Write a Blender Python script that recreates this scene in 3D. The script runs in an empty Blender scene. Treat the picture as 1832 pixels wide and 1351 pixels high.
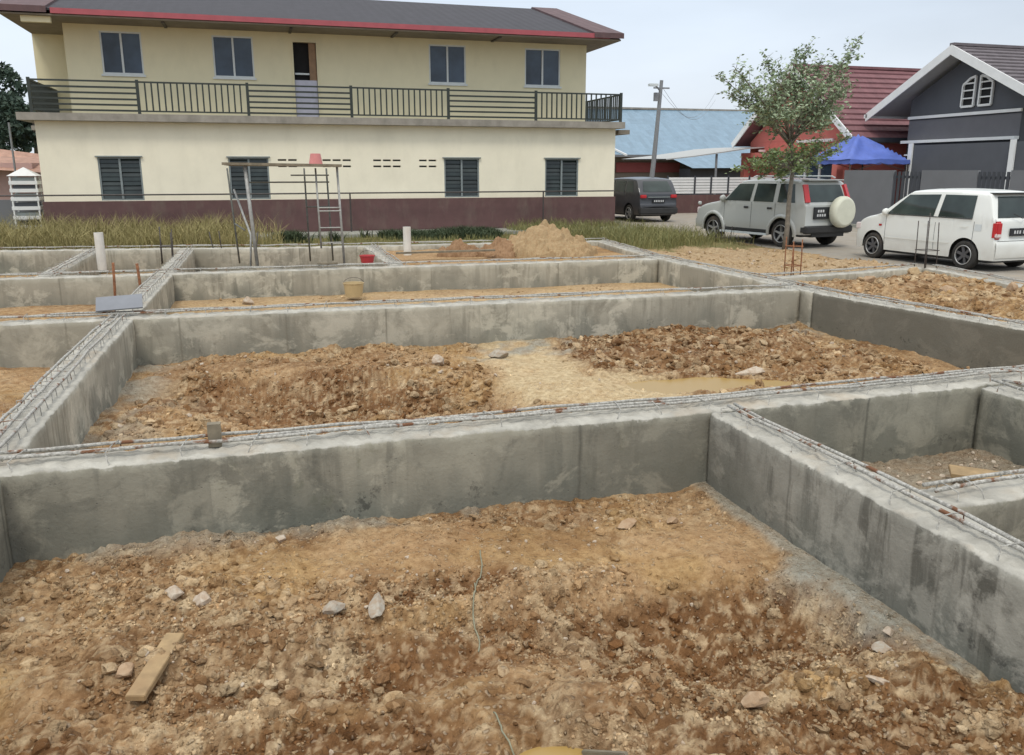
import bpy, bmesh, math, random
import numpy as np
from mathutils import Vector, Matrix

random.seed(7)
RNG = np.random.RandomState(11)
R = math.radians
sc = bpy.context.scene
COL = sc.collection

# ------------------------------------------------------------------ camera, sky, sun, exposure
F_PX = 1525.0
cam_d = bpy.data.cameras.new('camera')
cam = bpy.data.objects.new('camera', cam_d)
COL.objects.link(cam)
cam_d.sensor_fit = 'HORIZONTAL'
cam_d.sensor_width = 36.0
cam_d.lens = 36.0 * F_PX / 1832.0
cam_d.clip_start = 0.05
cam_d.clip_end = 3000
cam.location = (0, 0, 1.85)
cam.rotation_euler = (R(90) - math.atan(371.5 / F_PX), 0, R(-16.5))
sc.camera = cam

world = bpy.data.worlds.new('World')
sc.world = world
world.use_nodes = True
wn = world.node_tree
for n in list(wn.nodes): wn.nodes.remove(n)
def wnode(t, **k):
    n = wn.nodes.new(t)
    for a, b in k.items(): setattr(n, a, b)
    return n
SUN_EL, SUN_AZ = R(58), R(205)      # azimuth clockwise from +Y: behind and to the left of the camera
sky = wnode('ShaderNodeTexSky', sky_type='NISHITA', sun_disc=False, sun_elevation=SUN_EL, sun_rotation=SUN_AZ, air_density=1.0, dust_density=4.0, ozone_density=1.0)
tc = wnode('ShaderNodeTexCoord')
sep = wnode('ShaderNodeSeparateXYZ')
wn.links.new(tc.outputs['Generated'], sep.inputs[0])
ramp = wnode('ShaderNodeValToRGB')                    # the overcast layer: pale near the horizon, brighter overhead
ramp.color_ramp.elements[0].position = 0.0; ramp.color_ramp.elements[0].color = (.80, .85, .90, 1)
ramp.color_ramp.elements[1].position = 0.9; ramp.color_ramp.elements[1].color = (1.0, 1.0, 1.0, 1)
e = ramp.color_ramp.elements.new(.16); e.color = (.70, .79, .90, 1)
e = ramp.color_ramp.elements.new(.32); e.color = (.70, .80, .92, 1)
wn.links.new(sep.outputs['Z'], ramp.inputs[0])
mp = wnode('ShaderNodeMapping'); mp.inputs['Scale'].default_value = (1.2, 1.2, 4.0)
wn.links.new(tc.outputs['Generated'], mp.inputs[0])
cn = wnode('ShaderNodeTexNoise'); cn.inputs['Scale'].default_value = 1.6; cn.inputs['Detail'].default_value = 5
wn.links.new(mp.outputs[0], cn.inputs[0])
cr = wnode('ShaderNodeMapRange'); cr.inputs[1].default_value = .3; cr.inputs[2].default_value = .7; cr.inputs[3].default_value = .87; cr.inputs[4].default_value = 1.13
wn.links.new(cn.outputs['Fac'], cr.inputs[0])
zb_ = wnode('ShaderNodeMapRange'); zb_.inputs[1].default_value = .3; zb_.inputs[2].default_value = 1.0; zb_.inputs[3].default_value = 10.9; zb_.inputs[4].default_value = 15.5
wn.links.new(sep.outputs['Z'], zb_.inputs[0])
mm = wnode('ShaderNodeMath', operation='MULTIPLY'); wn.links.new(cr.outputs[0], mm.inputs[0]); wn.links.new(zb_.outputs[0], mm.inputs[1])
vm = wnode('ShaderNodeVectorMath', operation='SCALE'); wn.links.new(ramp.outputs[0], vm.inputs[0]); wn.links.new(mm.outputs[0], vm.inputs['Scale'])
mx = wnode('ShaderNodeMix', data_type='RGBA'); mx.inputs[0].default_value = .93
wn.links.new(sky.outputs[0], mx.inputs[6]); wn.links.new(vm.outputs[0], mx.inputs[7])
bg = wnode('ShaderNodeBackground'); bg.inputs['Strength'].default_value = 0.1
wn.links.new(mx.outputs[2], bg.inputs[0])
wo = wnode('ShaderNodeOutputWorld'); wn.links.new(bg.outputs[0], wo.inputs[0])

sun_d = bpy.data.lights.new('sun', 'SUN'); sun_d.energy = 1.3; sun_d.angle = R(14); sun_d.color = (1.0, .955, .87)
sun = bpy.data.objects.new('sun', sun_d); COL.objects.link(sun)
sdir = Vector((math.sin(SUN_AZ) * math.cos(SUN_EL), math.cos(SUN_AZ) * math.cos(SUN_EL), math.sin(SUN_EL)))
sun.rotation_euler = sdir.to_track_quat('Z', 'Y').to_euler()
sc.view_settings.view_transform = 'Standard'
sc.view_settings.look = 'None'
sc.view_settings.exposure = 0.0
sc.view_settings.gamma = 1.0

# ------------------------------------------------------------------ materials
class NT:
    def __init__(s, name):
        s.m = bpy.data.materials.new(name); s.m.use_nodes = True
        s.t = s.m.node_tree; s.b = s.t.nodes['Principled BSDF']
        s.g = s.n('ShaderNodeNewGeometry')
    def n(s, t, ins=None, **k):
        n = s.t.nodes.new(t)
        for a, b in k.items(): setattr(n, a, b)
        for a, b in (ins or {}).items(): s.set(n.inputs[a], b)
        return n
    def set(s, i, v):
        if isinstance(v, bpy.types.NodeSocket): s.t.links.new(v, i)
        else: i.default_value = v
    def pos(s, scale=(1, 1, 1), obj=False):
        src = s.n('ShaderNodeTexCoord').outputs['Object'] if obj else s.g.outputs['Position']
        return s.n('ShaderNodeMapping', {0: src, 'Scale': scale}).outputs[0]
    def noise(s, vec, scale, detail=4, rough=.55, dist=0):
        return s.n('ShaderNodeTexNoise', {'Vector': vec, 'Scale': scale, 'Detail': detail, 'Roughness': rough, 'Distortion': dist}).outputs['Fac']
    def rng(s, v, a, b, c=0, d=1):
        return s.n('ShaderNodeMapRange', {0: v, 1: a, 2: b, 3: c, 4: d}).outputs[0]
    def mix(s, f, a, b, bt='MIX'):
        n = s.n('ShaderNodeMix', {0: f, 6: a, 7: b}, data_type='RGBA', blend_type=bt); return n.outputs[2]
    def math(s, op, a, b=0):
        return s.n('ShaderNodeMath', {0: a, 1: b}, operation=op).outputs[0]
    def bump(s, h, st=.4, dist=.01):
        s.set(s.b.inputs['Normal'], s.n('ShaderNodeBump', {'Height': h, 'Strength': st, 'Distance': dist}).outputs[0])
    def base(s, c): s.set(s.b.inputs['Base Color'], c)
    def p(s, **k):
        for a, b in k.items(): s.set(s.b.inputs[a.replace('_', ' ')], b)
def c4(c): return (c[0], c[1], c[2], 1)

def simple(name, c, rough=.6, var=.12, scale=6, metal=0, bump=0, coat=0, spec=.5, dirt=None):
    t = NT(name)
    n = t.noise(t.pos(), scale, 5, .6)
    a = tuple(max(0, x * (1 - var)) for x in c); b = tuple(min(1, x * (1 + var)) for x in c)
    col = t.mix(t.rng(n, .3, .7), c4(a), c4(b))
    if dirt:
        n2 = t.noise(t.pos((1, 1, .35)), 2.2, 6, .65)
        col = t.mix(t.rng(n2, .5, .78, 0, dirt[1]), col, c4(dirt[0]))
    t.base(col); t.p(Roughness=rough, Metallic=metal)
    t.b.inputs['Coat Weight'].default_value = coat
    t.b.inputs['Specular IOR Level'].default_value = spec
    if bump: t.bump(t.noise(t.pos(), scale * 8, 3), bump, .01)
    return t.m

def concrete(name, strk=1.0, foot=.6, top=(.50, .48, .42), light=(.29, .28, .232), dark=(.115, .112, .088), stain=1.0, joints=True):
    t = NT(name)
    pz = t.pos()
    big = t.noise(pz, .9, 4, .55)
    med = t.noise(pz, 5, 6, .65)
    fine = t.noise(pz, 45, 3, .6)
    streak = t.noise(t.pos((7, 7, .55)), 1.3, 5, .6, .3)
    patch = t.noise(t.pos((1.5, 1.5, 1.1)), .8, 3, .5, .6)
    mid = tuple((a + b) / 2 for a, b in zip(light, dark))
    col = t.mix(t.rng(big, .42, .58), c4(light), c4(mid))
    col = t.mix(t.rng(med, .42, .68, 0, .55), col, c4(mid))
    f = t.math('MULTIPLY', t.rng(streak, .49, .60), t.rng(patch, .42, .56))
    col = t.mix(t.math('MULTIPLY', f, .85 * stain * strk), col, c4(dark))
    blot = t.noise(t.pos((1, 1, .8)), 2.6, 6, .7, .8)
    col = t.mix(t.rng(blot, .53, .64, 0, .65 * stain), col, c4(tuple(x * 1.15 for x in dark)))
    moss = t.noise(t.pos((2, 2, 1.2)), 3.1, 5, .7)
    col = t.mix(t.rng(moss, .60, .76, 0, .55 * stain), col, c4((.12, .125, .07)))
    # damp, mossy stains rising unevenly from the soil
    sp = t.n('ShaderNodeSeparateXYZ', {0: t.g.outputs['Position']})
    damp = t.noise(t.pos((1.2, 1.2, .2)), 1.7, 5, .6)
    hz = t.math('ADD', sp.outputs['Z'], t.rng(damp, .3, .7, .22, -.22))
    col = t.mix(t.rng(hz, -.32, -.02, .7 * stain, 0), col, c4((.125, .135, .115)))
    spots = t.noise(t.pos(), 9, 6, .75)
    fz = t.math('ADD', sp.outputs['Z'], t.rng(t.noise(pz, 2.2, 3), .3, .7, .16, -.12))
    col = t.mix(t.math('MULTIPLY', t.math('MULTIPLY', t.rng(spots, .56, .62), t.rng(fz, -.22, -.30)), foot), col, c4((.03, .03, .028)))
    # pale, dry scaly patches and fine horizontal pour lines
    dry = t.noise(t.pos((1.3, 1.3, 1.6)), 1.9, 7, .7, .4)
    col = t.mix(t.rng(dry, .52, .60, 0, .55), col, c4(tuple(min(1, x * 1.22) for x in light)))
    air = t.n('ShaderNodeTexVoronoi', {'Vector': pz, 'Scale': 75.0}).outputs['Distance']
    col = t.mix(t.math('MULTIPLY', t.rng(air, .10, .05), t.rng(blot, .45, .6)), col, c4((.06, .06, .05)))
    if joints:      # panel marks of the formwork boards: slightly different tone per panel, dark thin seams
        bx = t.math('ADD', sp.outputs['X'], sp.outputs['Y'])
        w = t.n('ShaderNodeTexWhiteNoise', {'W': t.math('FLOOR', t.math('MULTIPLY', bx, .82))}, noise_dimensions='1D').outputs[0]
        col = t.mix(t.rng(w, 0, 1, 0, .5), col, c4(tuple(x * .8 for x in mid)))
        fr = t.math('ABSOLUTE', t.math('SUBTRACT', t.math('FRACT', t.math('MULTIPLY', bx, .82)), .5))
        seam = t.math('MULTIPLY', t.rng(fr, .485, .5), t.rng(streak, .4, .55, .1, .8))
        col = t.mix(seam, col, c4(dark))
    vor = t.n('ShaderNodeTexVoronoi', {'Vector': pz, 'Scale': 28.0}).outputs['Distance']
    pits = t.math('MULTIPLY', t.rng(vor, .0, .16, 1, 0), t.rng(med, .5, .6))
    col = t.mix(t.math('MULTIPLY', pits, .5), col, c4((.09, .09, .08)))
    nz = t.n('ShaderNodeSeparateXYZ', {0: t.g.outputs['Normal']}).outputs['Z']
    crust = t.mix(t.rng(med, .35, .7), c4(top), c4(tuple(x * .62 for x in top)))
    crust = t.mix(t.rng(t.noise(pz, 2.3, 5), .55, .75, 0, .5), crust, c4((.40, .30, .19)))
    up = t.rng(t.math('ADD', nz, t.rng(fine, .3, .7, -.2, .2)), .35, .7)
    col = t.mix(up, col, crust)
    t.base(col); t.p(Roughness=.9); t.b.inputs['Specular IOR Level'].default_value = .25
    t.bump(t.math('ADD', t.math('MULTIPLY', fine, .5), t.math('ADD', med, t.math('MULTIPLY', pits, -.6))), .5, .012)
    return t.m

def ground_mat():
    t = NT('excavated_laterite')
    at = t.n('ShaderNodeVertexColor', layer_name='soil').outputs['Color']
    wet = t.n('ShaderNodeAttribute', attribute_name='wet').outputs['Fac']
    pz = t.pos()
    n1 = t.noise(pz, 14, 6, .7); n2 = t.noise(pz, 70, 4, .7); n3 = t.noise(pz, 2.4, 4, .6)
    col = t.mix(t.rng(n1, .32, .68, .0, 1), t.mix(1, at, c4((.70, .62, .54)), 'MULTIPLY'), t.mix(1, at, c4((1.22, 1.24, 1.27)), 'MULTIPLY'))
    col = t.mix(t.rng(n2, .62, .72, 0, .5), col, c4((.56, .43, .28)))
    col = t.mix(t.rng(n2, .38, .28, 0, .45), col, c4((.13, .07, .035)))
    col = t.mix(t.rng(n3, .45, .7, 0, .22), col, c4((.42, .23, .10)))
    v1 = t.n('ShaderNodeTexVoronoi', {'Vector': t.n('ShaderNodeVectorMath', {0: pz, 1: t.n('ShaderNodeVectorMath', {0: t.n('ShaderNodeTexNoise', {'Vector': pz, 'Scale': 18.0}).outputs['Color'], 'Scale': .05}, operation='SCALE').outputs[0]}, operation='ADD').outputs[0], 'Scale': 34.0, 'Randomness': 1.0})
    crumb = t.rng(v1.outputs['Distance'], .0, .55, 1, 0)
    cv = t.n('ShaderNodeSeparateXYZ', {0: v1.outputs['Color']}).outputs['X']
    msk = t.rng(n3, .36, .5)
    col = t.mix(t.math('MULTIPLY', t.math('MULTIPLY', t.rng(cv, .62, .9), t.rng(crumb, .35, .6)), t.math('MULTIPLY', msk, .6)), col, c4((.52, .41, .29)))
    col = t.mix(t.math('MULTIPLY', t.math('MULTIPLY', t.rng(cv, .35, .1), t.rng(crumb, .3, .6)), t.math('MULTIPLY', msk, .5)), col, c4((.17, .09, .045)))
    t.base(col)
    t.p(Roughness=t.rng(wet, 0, 1, .95, .4)); t.b.inputs['Specular IOR Level'].default_value = .2
    hh = t.math('ADD', t.math('ADD', n1, t.math('MULTIPLY', n2, .5)), t.math('MULTIPLY', t.math('MULTIPLY', crumb, cv), .9))
    t.bump(hh, 1.0, .022)
    return t.m

def stone_mat(name, a, b):
    t = NT(name)
    r = t.g.outputs['Random Per Island']
    n = t.noise(t.pos(), 25, 5, .7)
    col = t.mix(r, c4(a), c4(b))
    col = t.mix(t.rng(n, .35, .7, 0, .7), col, c4((.30, .17, .085)))
    t.base(col); t.p(Roughness=.95); t.b.inputs['Specular IOR Level'].default_value = .2
    t.bump(n, .6, .01)
    return t.m

def leaf_mat(name, a, b, tr=.25):
    t = NT(name)
    r = t.g.outputs['Random Per Island']
    n = t.noise(t.pos(), 1.6, 3)
    col = t.mix(r, c4(a), c4(b))
    col = t.mix(t.rng(n, .35, .65, 0, .4), col, c4(tuple(x * .55 for x in a)))
    t.base(col); t.p(Roughness=.65); t.b.inputs['Transmission Weight'].default_value = 0
    t.b.inputs['Subsurface Weight'].default_value = 0
    t.b.inputs['Specular IOR Level'].default_value = .3
    return t.m

def tile_mat(name, c, axis='Y', period=.38, rough=.7, var=.25):
    t = NT(name)
    sp = t.n('ShaderNodeSeparateXYZ', {0: t.g.outputs['Position']})
    fr = t.math('FRACT', t.math('MULTIPLY', sp.outputs[axis], 1 / period))
    n = t.noise(t.pos(), 3, 5, .65)
    col = t.mix(t.rng(n, .3, .7), c4(tuple(x * (1 - var) for x in c)), c4(tuple(min(1, x * (1 + var)) for x in c)))
    o = 'X' if axis == 'Y' else 'Y'
    cell = t.n('ShaderNodeTexWhiteNoise', {'Vector': t.n('ShaderNodeCombineXYZ', {0: t.math('FLOOR', t.math('MULTIPLY', sp.outputs[axis], 1 / period)), 1: t.math('FLOOR', t.math('MULTIPLY', sp.outputs[o], 3.1))}).outputs[0]}, noise_dimensions='2D').outputs[0]
    col = t.mix(t.rng(cell, 0, 1, 0, .35), col, c4(tuple(x * .55 for x in c)))
    t.base(col); t.p(Roughness=rough)
    wave = t.math('SINE', t.math('MULTIPLY', sp.outputs[o], 2 * math.pi * 3.1))
    t.bump(t.math('ADD', t.math('MULTIPLY', wave, .25), t.math('MULTIPLY', n, .3)), .5, .04)
    return t.m

def glass_mat(name, c, rough=.08):
    t = NT(name)
    n = t.noise(t.pos(), 1.2, 3)
    t.base(t.mix(t.rng(n, .3, .7), c4(tuple(x * .5 for x in c)), c4(tuple(x * 1.5 for x in c))))  # patchy tone put into the glass colour in place of reflections
    t.bump(t.noise(t.pos(), .9, 2), .06, .05)
    t.p(Roughness=rough); t.b.inputs['Specular IOR Level'].default_value = .45
    return t.m

def paint_mat(name, c, dust=.25):
    t = NT(name)
    n = t.noise(t.pos(), 3, 5, .6)
    sp = t.n('ShaderNodeSeparateXYZ', {0: t.g.outputs['Position']})
    col = t.mix(t.rng(n, .3, .75, 0, .12), c4(c), c4(tuple(x * .8 for x in c)))
    col = t.mix(t.math('MULTIPLY', t.rng(sp.outputs['Z'], .25, .62, 1, 0), t.rng(n, .3, .7, dust * .6, dust * 1.4)), col, c4((.34, .27, .19)))
    t.base(col); t.p(Roughness=.38); t.b.inputs['Coat Weight'].default_value = .5; t.b.inputs['Coat Roughness'].default_value = .12
    return t.m

M = {}
M['conc'] = concrete('aged_beam_concrete', strk=.6, light=(.37, .35, .28), dark=(.115, .112, .092))
M['conc_streak'] = concrete('streaked_beam_concrete', strk=1.1, light=(.40, .385, .33), dark=(.115, .11, .09))
M['conc_pale'] = concrete('pale_beam_concrete', light=(.54, .505, .41), dark=(.20, .185, .145), stain=.9, strk=.8)
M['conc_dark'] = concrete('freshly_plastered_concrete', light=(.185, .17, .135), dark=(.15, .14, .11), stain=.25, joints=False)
M['ground'] = ground_mat()
M['rebar'] = None
t = NT('cement_splashed_rebar')
n = t.noise(t.pos(), 7, 4, .6)
ring = t.noise(t.pos(), 60, 3, .6)
col = t.mix(t.rng(n, .57, .64), t.mix(t.rng(ring, .35, .65), c4((.24, .23, .205)), c4((.50, .485, .44))), c4((.17, .075, .035)))
t.base(col); t.p(Roughness=.85); t.bump(ring, .6, .004); M['rebar'] = t.m
M['rust'] = simple('rusty_rebar', (.24, .10, .045), .85, .5, 20)
M['darksteel'] = simple('dark_brown_steel', (.06, .05, .045), .6, .3, 10)
M['cream_low'] = simple('cream_wall_paint_lower', (.86, .80, .63), .85, .045, 1.2, dirt=((.62, .57, .43), .28))
M['cream_up'] = simple('cream_wall_paint_upper', (.73, .675, .465), .85, .045, 1.0, dirt=((.54, .50, .34), .28))
M['maroon'] = simple('maroon_wall_paint', (.125, .066, .062), .8, .12, 3, dirt=((.20, .17, .13), .5))
M['ledge'] = simple('weathered_ledge_concrete', (.30, .275, .235), .9, .2, 3, dirt=((.12, .12, .10), .6))
M['roof_dark'] = tile_mat('dark_charcoal_roof_tiles', (.030, .027, .034))
M['roof_rake'] = tile_mat('brownish_red_rake_tiles', (.115, .065, .066))
M['fascia_red'] = simple('faded_red_fascia', (.36, .08, .095), .6, .12, 3)
M['soffit'] = simple('dark_soffit_board', (.22, .19, .15), .8, .15, 4)
M['railing'] = simple('black_green_railing_paint', (.028, .036, .030), .5, .2, 8)
M['glass_blue'] = glass_mat('blue_tinted_window_glass', (.035, .055, .085), .1)
M['glass_dark'] = glass_mat('dark_louvre_glass', (.028, .038, .036), .15)
M['frame_white'] = simple('white_window_frame', (.62, .66, .66), .5, .06)
M['frame_grey'] = simple('grey_window_frame', (.22, .25, .25), .5, .1)
M['door_lilac'] = simple('pale_lilac_door_panel', (.50, .50, .58), .6, .08)
M['brown'] = simple('brown_door_leaf', (.26, .16, .085), .6, .2)
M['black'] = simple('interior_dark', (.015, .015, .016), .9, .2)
M['timber'] = simple('weathered_timber_plank', (.20, .17, .12), .85, .3, 9)
M['plank'] = simple('raw_timber_plank', (.34, .235, .12), .8, .22, 14, dirt=((.30, .18, .09), .7))
M['galv'] = simple('galvanised_scaffold_tube', (.34, .34, .32), .55, .25, 12, metal=.2)
M['galv_dark'] = simple('dirty_scaffold_tube', (.12, .125, .11), .7, .3, 12)
M['pvc'] = simple('white_pvc_pipe', (.72, .70, .64), .5, .06, 5, dirt=((.45, .35, .24), .5))
M['pink'] = simple('faded_pink_plastic', (.60, .22, .20), .5, .1)
M['redplastic'] = simple('red_plastic', (.50, .05, .055), .45, .1)
M['board'] = simple('grey_plastic_board', (.20, .21, .23), .6, .08)
M['beige'] = simple('beige_plastic_tub', (.50, .38, .20), .6, .1)
M['road'] = simple('worn_pale_road', (.30, .27, .225), .92, .14, 2.5, bump=.3, dirt=((.34, .25, .15), .6))
M['apron'] = simple('drain_apron_concrete', (.31, .31, .27), .9, .2, 2, bump=.2, dirt=((.12, .13, .10), .6))
M['bark'] = simple('pale_tree_bark', (.20, .175, .14), .9, .25, 14, bump=.5)
M['leaf'] = leaf_mat('young_tree_leaves', (.23, .31, .18), (.42, .50, .33))
M['leaf_low'] = leaf_mat('lower_tree_leaves', (.19, .27, .11), (.33, .41, .20))
M['leaf_far'] = leaf_mat('far_tree_leaves', (.035, .065, .045), (.07, .10, .07))
M['grass'] = leaf_mat('dry_long_grass', (.23, .205, .075), (.40, .33, .15))
M['grass_green'] = leaf_mat('green_roadside_grass', (.15, .165, .06), (.33, .29, .12))
M['weed'] = leaf_mat('dark_weeds', (.04, .065, .03), (.09, .11, .055))
M['blue_roof'] = tile_mat('pale_blue_metal_roof', (.20, .30, .385), period=.75, rough=.45, var=.1)
M['maroon_roof'] = tile_mat('maroon_roof_tiles', (.20, .088, .095), period=.36, var=.18)
M['grey_roof'] = tile_mat('grey_brown_roof_tiles', (.15, .13, .14), period=.36, var=.18)
M['red_wall'] = simple('coral_red_wall', (.58, .17, .14), .8, .06, 2)
M['grey_wall'] = simple('slate_grey_wall', (.092, .098, .112), .8, .06, 2)
M['grey_wall2'] = simple('mid_grey_wall', (.14, .14, .152), .8, .06, 2)
M['white'] = simple('white_trim_paint', (.78, .79, .78), .6, .05, 3)
M['fence_grey'] = simple('grey_fence_panel', (.165, .17, .18), .7, .06, 2)
M['fence_bar'] = simple('dark_fence_bar', (.05, .055, .065), .6, .1)
M['soffit_pale'] = simple('pale_soffit', (.42, .43, .42), .8, .05)
M['tent'] = simple('blue_canopy_fabric', (.10, .16, .50), .6, .15, 3, bump=.3)
M['pink_wall'] = simple('pink_house_wall', (.48, .33, .30), .8, .06)
M['orange_roof'] = tile_mat('faded_terracotta_roof', (.42, .24, .17))
M['pole'] = simple('utility_pole_concrete', (.23, .24, .25), .8, .12)
M['car_white'] = paint_mat('white_car_paint', (.80, .82, .78), .3)
M['car_silver'] = paint_mat('silver_car_paint', (.45, .465, .44), .35)
M['car_dark'] = paint_mat('dark_grey_car_paint', (.045, .048, .055), .15)
M['car_glass'] = glass_mat('car_window_glass', (.04, .054, .05), .05)  # base colour lightened to stand in for sky reflected in the glass
M['tyre'] = simple('tyre_rubber', (.035, .033, .03), .9, .25, 20, dirt=((.20, .15, .10), .6))
M['rim_dark'] = simple('dark_alloy_rim', (.05, .05, .052), .45, .2, metal=.4)
M['rim_grey'] = simple('grey_alloy_spokes', (.10, .10, .105), .45, .2, metal=.3)
M['rim_light'] = simple('silver_alloy_rim', (.42, .42, .41), .4, .1, metal=.6)
M['black_plastic'] = simple('black_car_plastic', (.03, .03, .03), .6, .2)
M['light_red'] = simple('red_lamp_lens', (.50, .03, .035), .25, .05)
M['light_clear'] = simple('clear_lamp_lens', (.70, .62, .60), .25, .05)
M['cover_cream'] = simple('cream_wheel_cover', (.64, .64, .52), .6, .06)
M['plate_black'] = simple('black_number_plate', (.02, .022, .025), .5, .1)
M['plate_text'] = simple('pale_plate_characters', (.55, .56, .56), .6, .1)
M['stone'] = stone_mat('rubble_stone', (.235, .135, .07), (.58, .45, .31))
M['stone_pale'] = stone_mat('pale_stone', (.48, .41, .32), (.58, .52, .43))
M['stone_grey'] = stone_mat('grey_stone', (.33, .31, .26), (.46, .43, .36))
M['sand'] = stone_mat('sand_heap_lumps', (.37, .275, .155), (.50, .385, .23))
t = NT('muddy_ochre_water')
t.base(c4((.36, .235, .075))); t.p(Roughness=.32); t.b.inputs['Specular IOR Level'].default_value = .5
t.bump(t.noise(t.pos(), 12, 2), .05, .01); M['water'] = t.m

# ------------------------------------------------------------------ mesh helpers
def tag(o, label=None, cat=None, group=None, kind=None):
    if label: o['label'] = label
    if cat: o['category'] = cat
    if group: o['group'] = group
    if kind: o['kind'] = kind
    return o

def thing(name, loc, label, cat, group=None, rz=0):
    o = bpy.data.objects.new(name, None); COL.objects.link(o)
    o.empty_display_size = .2
    o.location = loc; o.rotation_euler = (0, 0, rz)
    return tag(o, label, cat, group)

class MB:
    """collects geometry that becomes ONE mesh object"""
    def __init__(s): s.v = []; s.f = []; s.mi = []; s.cur = 0
    def add(s, vs, fs):
        b = len(s.v); s.v += [tuple(v) for v in vs]
        for f in fs: s.f.append([b + i for i in f]); s.mi.append(s.cur)
        return s
    def box(s, x0, x1, y0, y1, z0, z1, mat=None):
        vs = [Vector((x, y, z)) for z in (z0, z1) for y in (y0, y1) for x in (x0, x1)]
        if mat is not None: vs = [mat @ v for v in vs]
        return s.add(vs, [(0, 2, 3, 1), (4, 5, 7, 6), (0, 1, 5, 4), (2, 6, 7, 3), (0, 4, 6, 2), (1, 3, 7, 5)])
    def bar(s, a, b, w, h):                      # square bar between two points
        a = Vector(a); b = Vector(b); d = b - a; L = d.length
        q = d.to_track_quat('X', 'Z').to_matrix().to_4x4(); q.translation = a
        return s.box(0, L, -w / 2, w / 2, -h / 2, h / 2, q)
    def tube(s, pts, r, n=6, cap=True):
        pts = [Vector(p) for p in pts]
        rs = r if isinstance(r, (list, tuple)) else [r] * len(pts)
        vs = []; fs = []
        for i, p in enumerate(pts):
            d = (pts[min(i + 1, len(pts) - 1)] - pts[max(i - 1, 0)]).normalized()
            u = d.cross(Vector((0, 0, 1)));
            if u.length < 1e-3: u = Vector((1, 0, 0))
            u.normalize(); w = d.cross(u)
            for k in range(n):
                a = 2 * math.pi * k / n
                vs.append(p + (u * math.cos(a) + w * math.sin(a)) * rs[i])
        for i in range(len(pts) - 1):
            for k in range(n):
                k2 = (k + 1) % n
                fs.append((i * n + k, i * n + k2, (i + 1) * n + k2, (i + 1) * n + k))
        if cap:
            fs.append(tuple(range(n - 1, -1, -1))); fs.append(tuple((len(pts) - 1) * n + k for k in range(n)))
        return s.add(vs, fs)
    def prism(s, poly, p0, ax, ay, thick):       # planar polygon in (ax, ay), extruded along thick
        p0, ax, ay, th = Vector(p0), Vector(ax), Vector(ay), Vector(thick)
        n = len(poly)
        a = [p0 + ax * x + ay * y for x, y in poly]; b = [v + th for v in a]
        fs = [tuple(range(n - 1, -1, -1)), tuple(range(n, 2 * n))]
        for i in range(n):
            j = (i + 1) % n; fs.append((i, j, n + j, n + i))
        return s.add(a + b, fs)
    def lathe(s, prof, c, n=24, axis='Z', cap=True):       # prof: list of (r, h)
        c = Vector(c); vs = []; fs = []
        for r, h in prof:
            for k in range(n):
                a = 2 * math.pi * k / n; x, y = r * math.cos(a), r * math.sin(a)
                vs.append(c + (Vector((x, y, h)) if axis == 'Z' else Vector((x, h, y)) if axis == 'Y' else Vector((h, x, y))))
        for i in range(len(prof) - 1):
            for k in range(n):
                k2 = (k + 1) % n; fs.append((i * n + k, i * n + k2, (i + 1) * n + k2, (i + 1) * n + k))
        if cap: fs.append(tuple(range(n - 1, -1, -1))); fs.append(tuple((len(prof) - 1) * n + k for k in range(n)))
        return s.add(vs, fs)
    def build(s, name, mats, parent=None, smooth=False, local=False, fix=True):
        me = bpy.data.meshes.new(name)
        vs = s.v
        if parent is not None and not local:
            L = parent.location if parent.parent is None else parent.parent.location
            vs = [(x - L.x, y - L.y, z - L.z) for x, y, z in vs]
        me.from_pydata(vs, [], s.f)
        if not isinstance(mats, (list, tuple)): mats = [mats]
        for m in mats: me.materials.append(m)
        me.polygons.foreach_set('material_index', s.mi)
        if fix:
            bm = bmesh.new(); bm.from_mesh(me); bmesh.ops.recalc_face_normals(bm, faces=bm.faces); bm.to_mesh(me); bm.free()
        if smooth:
            me.polygons.foreach_set('use_smooth', [True] * len(me.polygons))
        me.update()
        o = bpy.data.objects.new(name, me); COL.objects.link(o)
        if parent is not None: o.parent = parent
        return o

def np_mesh(name, V, Fq, mat, parent=None, smooth=True):
    me = bpy.data.meshes.new(name)
    me.vertices.add(len(V)); me.vertices.foreach_set('co', np.asarray(V, np.float32).ravel())
    k = Fq.shape[1]
    me.loops.add(Fq.size); me.loops.foreach_set('vertex_index', Fq.astype(np.int32).ravel())
    me.polygons.add(len(Fq)); me.polygons.foreach_set('loop_start', np.arange(0, Fq.size, k, dtype=np.int32))
    me.polygons.foreach_set('loop_total', np.full(len(Fq), k, np.int32)) if False else None
    me.materials.append(mat)
    me.update(calc_edges=True); me.validate()
    me.polygons.foreach_set('use_smooth', np.full(len(me.polygons), smooth))
    o = bpy.data.objects.new(name, me); COL.objects.link(o)
    if parent is not None: o.parent = parent
    return o

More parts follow.
